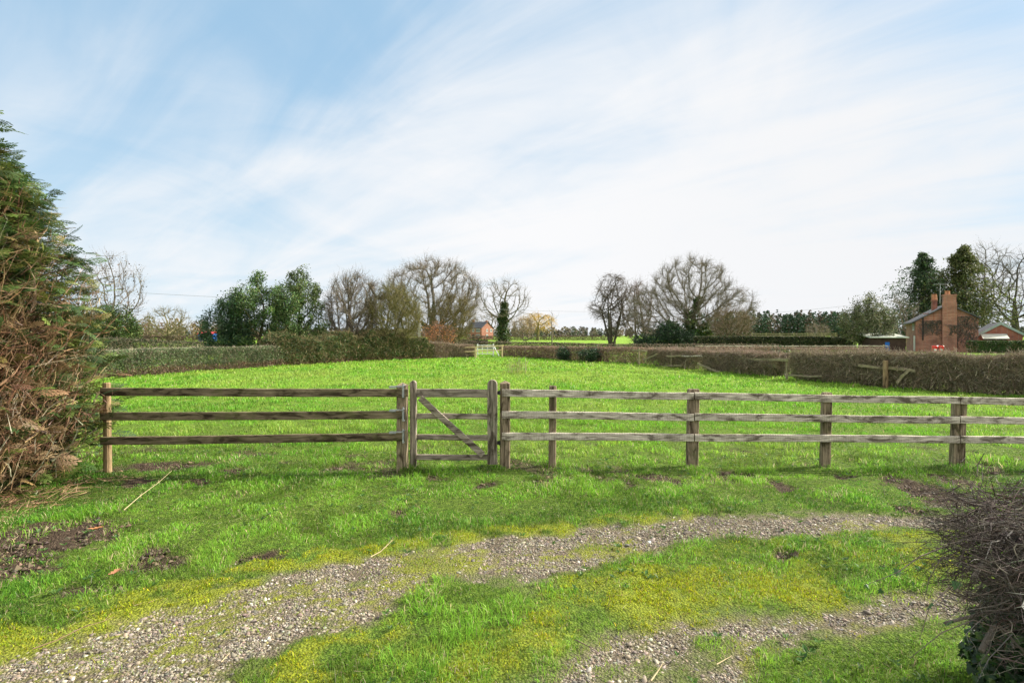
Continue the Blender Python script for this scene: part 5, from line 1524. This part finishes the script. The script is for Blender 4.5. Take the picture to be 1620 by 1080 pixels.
def near_hedge():
    rs = np.random.default_rng(701)
    t = thing('hawthorn_hedge', 'tangle of bare cut hawthorn twigs with ivy at the lower right corner', 'hedge', (3.2, 2.9, 0))
    edge = lambda y: 2.02 + (y - 2.3) * .42
    top = lambda x: np.interp(x, [2.0, 2.25, 2.5, 2.8, 3.2, 5.5], [.74, .90, 1.02, 1.10, 1.16, 1.2])
    drop = lambda y: np.clip(y - 2.45, 0, None) * .20
    # thick old stems
    mb = MB()
    for k in range(34):
        x, y = rs.uniform(2.65, 4.6), rs.uniform(2.3, 3.15)
        p = [np.array([x, y, -.06])]
        d = unit(np.array([[rs.normal(-.12, .3), rs.normal(0, .3), 1.0]]))[0]
        for q in range(4):
            d = unit((d + rs.normal(0, .25, 3) * np.array([1, 1, .5]))[None])[0]
            p.append(p[-1] + d * rs.uniform(.14, .23))
        r = rs.uniform(.011, .024)
        tube(mb, p, np.linspace(r, r * .4, 5), 7)
    # a couple of pale cut stubs
    for (a, b, r) in (((1540, 915, 2.55), (1572, 876, 2.7), .013), ((1552, 1030, 2.5), (1576, 990, 2.56), .012), ((1495, 985, 2.5), (1640, 955, 2.7), .007)):
        tube(mb, [W(*a), (W(*a) + W(*b)) / 2 + np.array([0, 0, .01]), W(*b)], [r, r * 1.05, r * .9], 9)
    mb.build('stems', M['bark_grey'], t)
    # twigs: kinked, thorny, cut off flat at the top
    mb = MB()
    n = 3300
    y = rs.uniform(2.28, 3.25, n); x = edge(y) + .12 + (rs.random(n) ** 1.05) * 2.4
    zt = top(x) - drop(y)
    z = zt * (1 - np.abs(rs.normal(0, .24, n))); z = np.clip(z, .3, None)
    P = np.stack([x, y, z], 1)
    low = rs.random(n) < .25
    d = unit(np.stack([rs.normal(-.45, .8, n), rs.normal(-.05, .7, n), rs.normal(.12, .42, n)], 1))
    L = rs.uniform(.18, .62, n) * np.where(x < 2.6, .8, 1)
    rad = np.exp(rs.normal(math.log(.0030), .32, n))
    col = palette(rs, n, [(0.10, 0.08, 0.066), (0.20, 0.17, 0.14), (0.045, 0.035, 0.03), (0.40, 0.35, 0.30), (0.085, 0.058, 0.045)], [4, 3, 3, 1.6, 2], .2)
    p = P
    for k in range(5):
        d = unit(d + rs.normal(0, .30, d.shape) + np.array([-.03, 0, 0]))
        q = p + d * (L / 5)[:, None]
        q[:, 2] = np.minimum(q[:, 2], top(q[:, 0]) - drop(q[:, 1]) + rs.normal(0, .025, n))
        q[:, 0] = np.maximum(q[:, 0], edge(q[:, 1]) - .16 + rs.random(n) * .32)
        if k < 4: prisms(mb, p, q, rad * (1 - .16 * k), rad * (1 - .16 * (k + 1)), 4, col)
        else: cones(mb, p, q, rad * .36, col)
        for s in range(2):
            s_ = unit(d + rs.normal(0, .9, d.shape)); qq = q + s_ * (L * rs.uniform(.03, .2, n))[:, None]
            qq[:, 2] = np.minimum(qq[:, 2], top(qq[:, 0]) - drop(qq[:, 1]) + .03)
            cones(mb, q, qq, rad * .42, col)
        p = q
    # thin shoots reaching out over the track
    ns = 420
    y = rs.uniform(2.35, 3.1, ns); z = rs.normal(.76, .12, ns)
    p = np.stack([edge(y) + rs.uniform(.0, .25, ns), y, z], 1)
    d = unit(np.stack([rs.normal(-1, .35, ns), rs.normal(-.1, .5, ns), rs.normal(.0, .32, ns)], 1))
    L = rs.uniform(.12, .42, ns); colr = palette(rs, ns, [(0.085, 0.068, 0.055), (0.13, 0.108, 0.088), (0.055, 0.042, 0.036)], None, .15)
    rd = rs.uniform(.0014, .0030, ns)
    for k in range(4):
        d = unit(d + rs.normal(0, .3, d.shape)); q = p + d * (L / 4)[:, None]
        if k < 3: prisms(mb, p, q, rd * (1 - .2 * k), rd * (1 - .2 * (k + 1)), 4, colr)
        else: cones(mb, p, q, rd * .4, colr)
        for s in range(2):
            s_ = unit(d + rs.normal(0, .9, d.shape)); cones(mb, q, q + s_ * (L * rs.uniform(.05, .22, ns))[:, None], rd * .5, colr)
        p = q
    # long trailing shoots with a few leaves
    for (pts) in ([(1500, 862, 2.7), (1455, 880, 2.65), (1420, 905, 2.6), (1370, 925, 2.6)], [(1545, 955, 2.5), (1500, 930, 2.5), (1470, 960, 2.45), (1455, 1010, 2.42)],
                  [(1600, 1000, 2.4), (1540, 980, 2.4), (1490, 1000, 2.4), (1440, 1040, 2.4)], [(1530, 905, 2.6), (1490, 880, 2.6), (1470, 915, 2.6), (1462, 950, 2.6)]):
        tube(mb, [W(*q) for q in pts], np.linspace(.0032, .0012, len(pts)), 5, np.array([[.13, .10, .085]]))
    mb.build('twigs', M['twig'], t, tint=True)
    # ivy and bramble leaves filling the body
    mb = MB()
    n = 20000
    y = rs.uniform(2.25, 3.2, n); x = edge(y) + .10 + rs.random(n) ** 1.1 * 2.2
    zf = rs.random(n) ** 1.15
    x = x + zf * .22
    P = np.stack([x, y, (.02 + zf * (top(x) - drop(y) - .16))], 1)
    k = rs.random(n) < np.interp(zf, [0, .55, .8, 1], [1, 1, .65, .2])
    P = P[k]
    col = palette(rs, len(P), [(0.018, 0.042, 0.014), (0.03, 0.07, 0.018), (0.06, 0.12, 0.026), (0.10, 0.17, 0.04)], [4, 4, 2.5, 1], .2)
    ivy_leaf_mesh(mb, P, .046, rs, col)
    ex = np.array([W(1392, 935, 2.6), W(1372, 927, 2.6), W(1512, 925, 2.5), W(1500, 985, 2.42), W(1420, 905, 2.6), W(1470, 958, 2.45), W(1446, 925, 2.55)])
    ivy_leaf_mesh(mb, ex, .034, rs, palette(rs, len(ex), [(0.03, 0.08, 0.02), (0.05, 0.11, 0.03)]))
    mb.build('ivy', M['waxy_leaf'], t, tint=True)
near_hedge()

# ---------------------------------------------------------------- buildings
class Face:
    """an upright wall plane through C with direction u; turns photo pixels into points of that plane"""
    def __init__(s, C, ang):
        s.C = np.array([C[0], C[1]]); s.u = np.array([math.cos(ang), math.sin(ang)]); s.n = np.array([s.u[1], -s.u[0]]); s.ang = ang
    def s_of(s, px):
        k = (px - CX) / F
        return (s.C[0] - k * s.C[1]) / (k * s.u[1] - s.u[0])
    def pt(s, px, py, off=0.0):
        q = s.s_of(px); p = s.C + s.u * q
        z = CAMZ - (py - HY) / F * p[1]
        p = p + s.n * off
        return np.array([p[0], p[1], z])
    def at(s, q, z, off=0.0):
        p = s.C + s.u * q + s.n * off
        return np.array([p[0], p[1], z])

def slab(mb, poly, thick, n):
    """a flat outline given real thickness behind it"""
    A = np.asarray(poly, float); B = A - np.append(n, 0) * thick
    K = len(A)
    V = np.concatenate([A, B, A.mean(0)[None], B.mean(0)[None]])
    i = np.arange(K); j = (i + 1) % K
    T = np.concatenate([np.stack([i, j, np.full(K, 2 * K)], 1), np.stack([j + K, i + K, np.full(K, 2 * K + 1)], 1)])
    Q = np.stack([j, i, i + K, j + K], 1)
    mb.addmix(V, Q, T)

def fbox(mb, f, s0, s1, z0, z1, o0, o1):
    """box on a wall: along s0..s1, height z0..z1, depth offsets o0..o1 in front of the wall"""
    pts = [f.at(s, z, o) for z in (z0, z1) for s, o in ((s0, o0), (s1, o0), (s1, o1), (s0, o1))]
    mb.add(np.array(pts), [(0, 1, 2, 3), (7, 6, 5, 4), (4, 5, 1, 0), (5, 6, 2, 1), (6, 7, 3, 2), (7, 4, 0, 3)])

def window(parent, f, s0, s1, z0, z1, frame='white_paint', bars=1):
    mb = MB()
    w = .09
    fbox(mb, f, s0, s1, z0, z0 + w, .0, .05); fbox(mb, f, s0, s1, z1 - w, z1, .0, .05)
    fbox(mb, f, s0, s0 + w, z0 + w, z1 - w, .0, .05); fbox(mb, f, s1 - w, s1, z0 + w, z1 - w, .0, .05)
    for k in range(bars):
        c = s0 + (s1 - s0) * (k + 1) / (bars + 1); fbox(mb, f, c - .04, c + .04, z0 + w, z1 - w, .0, .045)
    o = mb.build('window', M[frame], parent)
    mb = MB(); fbox(mb, f, s0 + w, s1 - w, z0 + w, z1 - w, .003, .02)
    mb.build('pane', M['glass'], o)
    return o

def stack(mb, f, s0, s1, z0, z1, o0, o1):
    fbox(mb, f, s0, s1, z0, z1 - .16, o0, o1)
    fbox(mb, f, s0 - .05, s1 + .05, z1 - .16, z1, o0 - .05, o1 + .05)

def cottage():
    Y = 60.5
    C = ((1498 - CX) / F * Y, Y)
    f = Face(C, R(-29))
    t = thing('brick_cottage', 'old red brick cottage showing its chimney gable above the right hedge', 'house', (C[0], C[1], 0))
    zL, zR = f.pt(1449, 508.5)[2], f.pt(1548, 503)[2]
    sL, sR, sA = f.s_of(1448.5), f.s_of(1548), f.s_of(1500)
    zA = f.pt(1500, 482.5)[2]
    D = 8.5
    gab = [f.at(sL, -.1), f.at(sR, -.1), f.at(sR, zR), f.at(sA, zA), f.at(sL, zL)]
    mb = MB(); slab(mb, gab, D, f.n)
    mb.build('wall', M['brick'], t)
    # slate roof, two slopes with a small overhang
    def slope(sa, za, sb, zb):
        V = []
        for o in (.22, -D - .2):
            for lift in (0.02, .14):
                V += [f.at(sa, za + lift, o), f.at(sb, zb + lift, o)]
        m_ = MB(); m_.add(np.array(V), [(0, 1, 3, 2), (4, 6, 7, 5), (2, 3, 7, 6), (0, 4, 5, 1), (0, 2, 6, 4), (1, 5, 7, 3)])
        return m_
    ex = .35
    kL = (zA - zL) / (sA - sL); kR = (zA - zR) / (sR - sA)
    slope(sL - ex, zL - ex * kL, sA, zA).build('roof', M['slate'], t)
    slope(sA + .002, zA, sR + .15, zR - .15 * kR).build('roof', M['slate'], t)
    # big outside chimney breast
    a, b = f.s_of(1490), f.s_of(1513)
    zt = f.pt(1500, 466)[2]
    mb = MB(); fbox(mb, f, a, b, -.1, zA + .25, .0, .35); stack(mb, f, a + .08, b - .05, zA + .25, zt, -.55, .33)
    ch = mb.build('chimney', M['brick'], t)
    for px in (1497, 1501):
        p = f.at(f.s_of(px), zt, -.1)
        mb = MB(); tube(mb, [p, p + np.array([0, 0, .1]), p + np.array([0, 0, .34]), p + np.array([0, 0, .42])], [.15, .13, .11, .15], 10)
        mb.build('chimney_pot', M['terracotta'], ch)
    fk = Face(f.at(0, 0, -3.25)[:2], f.ang)
    a, b = fk.s_of(1474), fk.s_of(1482); zt2 = fk.pt(1478, 474.5)[2]
    mb = MB(); stack(mb, fk, a, b, zL + .3, zt2, -.35, .35)
    ch = mb.build('chimney', M['brick_red'], t)
    for px in (1476, 1480):
        p = fk.at(fk.s_of(px), zt2, 0)
        mb = MB(); tube(mb, [p, p + np.array([0, 0, .15]), p + np.array([0, 0, .60]), p + np.array([0, 0, .66])], [.17, .16, .13, .16], 10)
        mb.build('chimney_pot', M['terracotta'], ch)
    # recessed blind strip, drainpipe, ledge on the gable
    mb = MB(); s0 = f.s_of(1459); fbox(mb, f, s0, s0 + .12, f.pt(1459, 538)[2], f.pt(1459, 502)[2], .0, .09)
    mb.build('drainpipe', M['black_paint'], t)
    mb = MB(); fbox(mb, f, f.s_of(1460), f.s_of(1478), f.pt(1470, 496.6)[2], f.pt(1470, 495.4)[2], .0, .05); fbox(mb, f, f.s_of(1478) - .1, f.s_of(1478), f.pt(1470, 507)[2], f.pt(1470, 496.6)[2], .0, .05)
    mb.build('string_course', M['brick_red'], t)
    # side wall windows
    fl = Face(f.at(sL, 0)[:2], f.ang + math.pi / 2)          # plane of the side wall; outward normal is -u of the gable
    fl.n = -f.u
    window(t, fl, 1.0, 2.3, f.pt(1440, 522.5)[2], f.pt(1440, 511)[2])
    mb = MB(); fbox(mb, fl, .25, 1.15, 0, f.pt(1447, 531)[2], 0, .06)
    mb.build('door', M['white_paint'], t)
    # bare creeper on the gable
    rs = np.random.default_rng(5)
    mb = MB()
    for (px, pyb, pyt, hw_, n) in ((1476, 532, 507, 10, 130), (1462, 528, 512, 6, 40), (1528, 552, 500, 12, 250), (1508, 532, 514, 5, 55)):
        sc, hwm = f.s_of(px), hw_ / F * Y * 1.25
        z0, z1 = f.pt(px, pyb)[2], f.pt(px, pyt)[2]
        off = .36 if 1490 < px < 1513 else .02
        for k in range(n):
            s_, z_ = sc + rs.uniform(-1, 1) * hwm, rs.uniform(z0, z1)
            p0 = f.at(s_, z_, off + .01); a = rs.normal(.9, .6); L = rs.uniform(.4, 1.1)
            p1 = f.at(s_ + math.cos(a) * L * rs.choice([-1, 1]) * .7, min(z_ + math.sin(a) * L, z1), off + rs.uniform(.02, .12))
            prisms(mb, [p0], [p1], .022, .012, 3, np.array([[.10, .085, .075]]) * rs.uniform(.6, 1.4))
    mb.build('creeper', M['twig'], t, tint=True)
    # television aerial
    mb = MB()
    fa = Face(f.at(0, 0, -1.2)[:2], f.ang)
    p = fa.pt(1487, 480); q = fa.pt(1487.5, 449)
    prisms(mb, [p], [q], .035, .03, 6)
    a, b = fa.pt(1477, 449.8), fa.pt(1500, 449.8)
    prisms(mb, [a], [b], .03, .03, 5)
    for k in range(9):
        c = a + (b - a) * k / 8; prisms(mb, [c + np.append(f.n, 0) * .22], [c - np.append(f.n, 0) * .22], .015, .015, 4)
    for dz in (-.28, .28):
        c = b - (b - a) * .1; prisms(mb, [c], [c + np.array([.35, 0, dz])], .025, .02, 4)
    mb.build('aerial', M['galvanised'], t)

    # two red bins against the gable
    Yb = 40.0
    fb = Face(((1483.2 - CX) / F * Yb, Yb), R(-25))
    for i, (a, b) in enumerate(((1474.5, 1482), (1484.5, 1492))):
        s0, s1 = fb.s_of(a), fb.s_of(b); z1 = fb.pt(a, 548)[2]
        c = fb.at((s0 + s1) / 2, 0, 0)
        tb = thing('red_bin', ['bright red box like bin below the cottage gable, left of the pair', 'bright red box like bin below the cottage gable, right of the pair'][i], 'bin', (c[0], c[1], 0), 'red bins')
        mb = MB()
        w = (s1 - s0) / 2
        rings = []
        for z, k in ((0, .82), (.1, .86), (z1 - .12, 1.0), (z1 - .1, 1.06), (z1 - .02, 1.06)):
            rr = rect_ring(w * k, .2 * k, .03)
            rings.append(np.stack([c[0] + rr[:, 0] * fb.u[0] + rr[:, 1] * fb.n[0], c[1] + rr[:, 0] * fb.u[1] + rr[:, 1] * fb.n[1], np.full(8, z)], 1))
        loft(mb, rings); mb.build('body', M['red_plastic'], tb)
        mb = MB(); rings = []
        for z, k in ((z1 - .018, 1.08), (z1 + .03, 1.08), (z1 + .06, .95)):
            rr = rect_ring(w * k, .21 * k, .03)
            rings.append(np.stack([c[0] + rr[:, 0] * fb.u[0] + rr[:, 1] * fb.n[0], c[1] + rr[:, 0] * fb.u[1] + rr[:, 1] * fb.n[1], np.full(8, z)], 1))
        loft(mb, rings); mb.build('lid', M['red_plastic'], tb)
        mb = MB(); fw = Face(c[:2], fb.ang); fbox(mb, fw, -.07, .08, z1 * .70, z1 * .84, .203, .212)
        mb.build('white_patch', M['white_paint'], tb)
    c = fb.at(fb.s_of(1483.2), 0, 0); z = fb.pt(1483, 548)[2]
    tb = thing('white_post', 'short post with a white rounded top standing between the two red bins', 'post', (c[0], c[1], 0))
    mb = MB(); tube(mb, [c, c + np.array([0, 0, z - .1])], [.05, .045], 8); mb.build('shaft', M['black_paint'], tb)
    mb = MB(); tube(mb, [c + np.array([0, 0, z - .1]), c + np.array([0, 0, z - .03]), c + np.array([0, 0, z + .05]), c + np.array([0, 0, z + .08])], [.05, .07, .065, .03], 10); mb.build('cap', M['white_paint'], tb)

    # brick outbuilding to the right with a low lean-to
    f2 = Face(((1585 - CX) / F * 60.5, 60.5), R(-34))
    t2 = thing('brick_outbuilding', 'low red brick gabled outbuilding with pale green verge boards, right of the cottage', 'house', (f2.C[0], f2.C[1], 0))
    sA, zA = f2.s_of(1583.5), f2.pt(1583.5, 512)[2]
    sL, zL = f2.s_of(1555), f2.pt(1555, 527)[2]; sR, zR = f2.s_of(1618), f2.pt(1618, 529)[2]
    mb = MB(); slab(mb, [f2.at(sL, -.1), f2.at(sR, -.1), f2.at(sR, zR), f2.at(sA, zA), f2.at(sL, zL)], 9, f2.n)
    mb.build('wall', M['brick_red'], t2)
    for (sa, za, sb, zb) in ((sL - .5, zL - .27, sA, zA), (sA, zA, sR + .5, zR - .3)):
        V = [f2.at(q, z + l, o) for o in (.05, -9.2) for l in (.02, .16) for q, z in ((sa, za), (sb, zb))]
        mb = MB(); mb.add(np.array(V), [(0, 1, 3, 2), (4, 6, 7, 5), (2, 3, 7, 6), (0, 4, 5, 1), (0, 2, 6, 4), (1, 5, 7, 3)])
        mb.build('roof', M['slate'], t2)
        V = [f2.at(q, z + l, o) for o in (.14, .06) for l in (-.10, .17) for q, z in ((sa, za), (sb, zb))]
        mb = MB(); mb.add(np.array(V), [(0, 1, 3, 2), (4, 6, 7, 5), (2, 3, 7, 6), (0, 4, 5, 1), (0, 2, 6, 4), (1, 5, 7, 3)])
        mb.build('verge_board', M['green_trim'], t2)
    a, b = f2.s_of(1551), f2.s_of(1592)
    z0, z1 = f2.pt(1570, 536)[2], f2.pt(1570, 529)[2]
    V = [f2.at(q, z + l, o) for l in (0, .08) for q, z, o in ((a, z0, 2.2), (b, z0, 2.2), (b, z1, .06), (a, z1, .06))]
    mb = MB(); mb.add(np.array(V), [(0, 1, 2, 3), (7, 6, 5, 4), (4, 5, 1, 0), (5, 6, 2, 1), (6, 7, 3, 2), (7, 4, 0, 3)])
    mb.build('lean_to_roof', M['roof_sheet'], t2)
    mb = MB(); fbox(mb, f2, a + .2, b - .2, -.1, z0 - .03, .1, 2.0); mb.build('lean_to_wall', M['brown_paint'], t2)

    # dark shed left of the cottage
    Y = 59.0
    f3 = Face(((1405 - CX) / F * Y, Y), R(-10))
    t3 = thing('garden_shed', 'long dark brown shed with a pale sheet roof and a blue door', 'shed', (f3.C[0], f3.C[1], 0))
    s0, s1 = f3.s_of(1377), f3.s_of(1433); zt = f3.pt(1405, 534.5)[2]
    mb = MB(); fbox(mb, f3, s0, s1, -.1, zt, -3, 0); mb.build('wall', M['brown_paint'], t3)
    V = [f3.at(q, z + l, o) for l in (.004, .09) for q, z, o in ((s0 - .2, zt, .3), (s1 + .2, zt, .3), (s1 + .2, zt + .42, -3.2), (s0 - .2, zt + .42, -3.2))]
    mb = MB(); mb.add(np.array(V), [(0, 1, 2, 3), (7, 6, 5, 4), (4, 5, 1, 0), (5, 6, 2, 1), (6, 7, 3, 2), (7, 4, 0, 3)]); mb.build('roof', M['roof_sheet'], t3)
    mb = MB(); fbox(mb, f3, f3.s_of(1400), f3.s_of(1407), 0, f3.pt(1405, 541)[2], 0, .05); mb.build('door', M['blue_paint'], t3)

def far_house():
    Y = 250.0
    c = np.array([(762 - CX) / F * Y, Y])
    t = thing('brick_house', 'red brick farmhouse with white windows, far away past the end gate', 'house', (c[0], c[1], 0))
    fr, ga = Face(c, R(180 - 40)), Face(c, R(50))
    fr.n = np.array([-math.sin(R(40)), -math.cos(R(40))]); ga.n = np.array([math.cos(R(40)), -math.sin(R(40))])
    Lf, Lg = 9.5, 7.6
    ze, zr = 5.0, 7.6
    def P2(a, b, z):
        p = c + fr.u * a + ga.u * b
        return np.array([p[0], p[1], z])
    mb = MB()
    mb.addmix(np.array([P2(0, 0, -.1), P2(Lf, 0, -.1), P2(Lf, Lg, -.1), P2(0, Lg, -.1), P2(0, 0, ze), P2(Lf, 0, ze), P2(Lf, Lg, ze), P2(0, Lg, ze), P2(0, Lg / 2, zr), P2(Lf, Lg / 2, zr)]),
              [(0, 4, 5, 1), (2, 6, 7, 3), (0, 3, 7, 4), (1, 5, 6, 2)], [(4, 7, 8), (5, 9, 6)])
    mb.build('wall', M['brick_red'], t)
    for (b0, z0, b1, z1) in ((-.35, ze - .2, Lg / 2, zr + .02), (Lg + .35, ze - .2, Lg / 2 + .003, zr + .02)):
        V = [P2(a, b, z + l) for l in (.03, .2) for a, b, z in ((-.3, b0, z0), (Lf + .3, b0, z0), (Lf + .3, b1, z1), (-.3, b1, z1))]
        mb = MB(); mb.add(np.array(V), [(0, 1, 2, 3), (7, 6, 5, 4), (4, 5, 1, 0), (5, 6, 2, 1), (6, 7, 3, 2), (7, 4, 0, 3)])
        mb.build('roof', M['slate'], t)
    mb = MB()
    for (a, dz) in ((Lf - .9, 1.2), (.5, .7)):
        V = [P2(a + x, Lg / 2 + y, z) for z in (zr - .4, zr + dz) for x, y in ((-.45, -.35), (.45, -.35), (.45, .35), (-.45, .35))]
        mb = MB(); mb.add(np.array(V), [(0, 3, 2, 1), (4, 5, 6, 7), (0, 1, 5, 4), (1, 2, 6, 5), (2, 3, 7, 6), (3, 0, 4, 7)])
        mb.build('chimney', M['brick_red'], t)
    for (s0, s1, z0, z1) in ((1.0, 3.4, 3.1, 4.6), (4.4, 5.8, 3.2, 4.6), (7.2, 9.0, 3.1, 4.6), (1.0, 3.4, .7, 2.2), (6.8, 9.0, .7, 2.2)):
        window(t, fr, s0, s1, z0, z1, bars=2)
    mb = MB(); fbox(mb, fr, 4.6, 5.7, 0, 2.1, 0, .08); mb.build('door', M['black_paint'], t)
    for (s0, s1, z0, z1) in ((3.0, 4.1, 3.2, 4.5), (5.6, 6.9, 3.2, 4.6), (3.0, 4.1, .8, 2.2)):
        window(t, ga, s0, s1, z0, z1)
    # blue walled shed with a red roof at the far left
    Y = 165.0
    f = Face(((325 - CX) / F * Y, Y), R(8))
    t = thing('blue_shed', 'small blue walled shed with a red roof across the left field', 'shed', (f.C[0], f.C[1], 0))
    s0, s1 = f.s_of(313), f.s_of(337)
    mb = MB(); fbox(mb, f, s0, s1, -.1, f.pt(325, 528)[2], -3.2, 0); mb.build('wall', M['blue_paint'], t)
    z0 = f.pt(325, 528)[2]
    V = [f.at(q, z + l, o) for l in (.004, .12) for q, z, o in ((s0 - .3, z0, .3), (s1 + .3, z0, .3), (s1 + .3, z0 + .5, -3.4), (s0 - .3, z0 + .5, -3.4))]
    mb = MB(); mb.add(np.array(V), [(0, 1, 2, 3), (7, 6, 5, 4), (4, 5, 1, 0), (5, 6, 2, 1), (6, 7, 3, 2), (7, 4, 0, 3)]); mb.build('roof', M['red_plastic'], t)
    mb = MB(); fbox(mb, f, s0 + 1.7, s0 + 2.2, 0, z0 - .1, 0, .05); mb.build('door', M['white_paint'], t)
cottage()
far_house()

# ---------------------------------------------------------------- pole, cable and small things in the grass
def small_things():
    rs = np.random.default_rng(801)
    Y = 60.0
    b = W(663.5, HY, Y); b[2] = -.2
    top = W(663.5, 478, Y)[2]
    t = thing('telegraph_pole', 'pale telegraph pole half hidden by the olive thorn tree', 'pole', (b[0], b[1], 0))
    add_part(t, 'shaft', lambda mb: tube(mb, [b, np.array([b[0], b[1], top])], [.14, .10], 10), M['pole_wood'])
    add_part(t, 'crossarm', lambda mb: board(mb, [b[0] - .5, b[1] - .14, top - .35], [b[0] + .5, b[1] - .14, top - .35], .1, .08, 2, nseg=3), M['pole_wood'])
    def cab(name, label, a, c, sag, r=.011):
        mb = MB()
        f = np.linspace(0, 1, 25)[:, None]
        pts = np.array(a) * (1 - f) + np.array(c) * f - np.array([0, 0, 1.0]) * sag * 4 * f * (1 - f)
        tube(mb, pts, r, 5)
        o = mb.build(name, M['cable'])
        return tag(o, label, 'cable', 'overhead cables')
    pt = np.array([b[0], b[1] - .14, top - .28])
    cab('overhead_cable', 'overhead cable crossing the sky between the conifer and the holly clump', W(-120, 441, 46.0), pt - np.array([.45, 0, 0]), .25, .013)
    cab('overhead_cable', 'overhead cable running from the telegraph pole across to the alder', pt + np.array([.45, 0, 0]), W(985, 492, 86.0), .3, .013)
    cab('overhead_cable', 'thin cable sloping down to the brick cottage beyond the pine wood', W(1100, 500, 92.0), W(1340, 483.5, 80), .3, .013)

    # dead stalks standing in the paddock
    Y = 27.0
    c = np.array([(817 - CX) / F * Y, Y, 0])
    t = thing('dead_stalks', 'clump of pale dead weed stalks standing in the paddock behind the gate', 'weeds', c)
    mb = MB()
    for k in range(46):
        x, y = c[0] + rs.normal(0, .28), c[1] + rs.normal(0, .2)
        p0 = np.array([x, y, float(gz(x, y)) - .03]); h = rs.uniform(.3, .72)
        p1 = p0 + np.array([rs.normal(0, .06), rs.normal(0, .06), h])
        col = palette(rs, 1, [(0.42, 0.34, 0.25), (0.5, 0.42, 0.32), (0.22, 0.15, 0.11)])
        prisms(mb, [p0], [p1], .006, .004, 3, col); cones(mb, [p1], [p1 + np.array([rs.normal(0, .05), 0, .1])], .012, col)
    mb.build('stems', M['twig'], t, tint=True)

    # dry stems, twigs and leaves lying about
    def stick(label, pts, Yoff, r, col, name='dry_stalk', cat='stalk'):
        P = []
        for (px, py, lift) in pts:
            y = CAMZ * F / (py - HY); x = (px - CX) / F * y
            P.append(np.array([x, y, float(gz(x, y)) + lift]))
        c = P[0]
        t = thing(name, label, cat, c)
        mb = MB(); tube(mb, P, np.linspace(r, r * .45, len(P)), 5, np.array([col]))
        mb.build('stem', M['twig'], t, tint=True)
        mb = MB()
        for k in range(1, len(P) - 1):
            d = unit((P[k + 1] - P[k] + rs.normal(0, .05, 3))[None])[0]
            cones(mb, [P[k]], [P[k] + d * .07 + np.array([0, 0, .03])], r * .6, np.array([col]))
        if mb.n: mb.build('side_shoot', M['twig'], t, tint=True)
    TAN, DARK = (.46, .37, .22), (.14, .10, .075)
    stick('long pale dry stalk lying in the grass beside the conifer', [(196, 812, .05), (222, 795, .10), (250, 777, .12), (272, 761, .14)], 0, .004, TAN)
    stick('short bent pale stalk on the moss at the near edge of the far wheel track', [(586, 882, .03), (602, 874, .035), (616, 862, .05), (621, 858, .06)], 0, .004, TAN)
    stick('thin brown trailing stem along the mossy lower left edge of the track', [(52, 1028, .03), (90, 1015, .03), (130, 996, .035), (165, 982, .03), (182, 975, .03)], 0, .0035, (.2, .13, .08), 'bramble_stem', 'stem')
    stick('dark broken twig lying on the near wheel track', [(912, 1016, .02), (930, 1028, .025), (948, 1038, .02)], 0, .004, DARK, 'broken_twig', 'twig')
    stick('pale forked stalk at the bottom of the near wheel track', [(1030, 1078, .02), (1040, 1066, .03), (1049, 1057, .05)], 0, .004, TAN)
    stick('pale straw lying across the gravel near the bottom edge', [(1134, 1049, .03), (1148, 1040, .03), (1158, 1034, .03)], 0, .003, TAN)
    stick('brown twig poking up through gravel in the far wheel track', [(350, 1056, .02), (358, 1050, .03), (364, 1046, .035)], 0, .0035, TAN)
    for i, (px, py, col, lab) in enumerate(((152, 842, (.50, .24, .10), 'orange brown fallen oak leaf in the grass near the conifer'), (181, 912, (.36, .17, .09), 'dull brown fallen leaf on the mud patch at the lower left'))):
        y = CAMZ * F / (py - HY); x = (px - CX) / F * y
        o = np.array([x, y, float(gz(x, y)) + .045])
        out = np.array([(-.06, 0), (-.035, .016), (-.02, .012), (-.005, .026), (.012, .018), (.028, .024), (.045, .010), (.06, 0), (.045, -.010), (.028, -.024), (.012, -.018), (-.005, -.026), (-.02, -.012), (-.035, -.016)])
        a = .5 + i
        V = np.stack([o[0] + out[:, 0] * math.cos(a) - out[:, 1] * math.sin(a), o[1] + out[:, 0] * math.sin(a) + out[:, 1] * math.cos(a), o[2] + np.abs(out[:, 1]) * .7 + out[:, 0] ** 2 * 5], 1)
        K = len(V)
        V = np.concatenate([V, V - np.array([0, 0, .0012]), [o], [o - np.array([0, 0, .0012])]])
        ii = np.arange(K); jj = (ii + 1) % K
        mb = MB(); mb.addmix(V, np.stack([jj, ii, ii + K, jj + K], 1), np.concatenate([np.stack([ii, jj, np.full(K, 2 * K)], 1), np.stack([jj + K, ii + K, np.full(K, 2 * K + 1)], 1)]), np.array([col]))
        tag(mb.build('fallen_leaf', M['leaf'], tint=True), lab, 'leaf', 'fallen leaves')
small_things()
for o in bpy.data.objects:
    if '_org' in o: del o['_org']
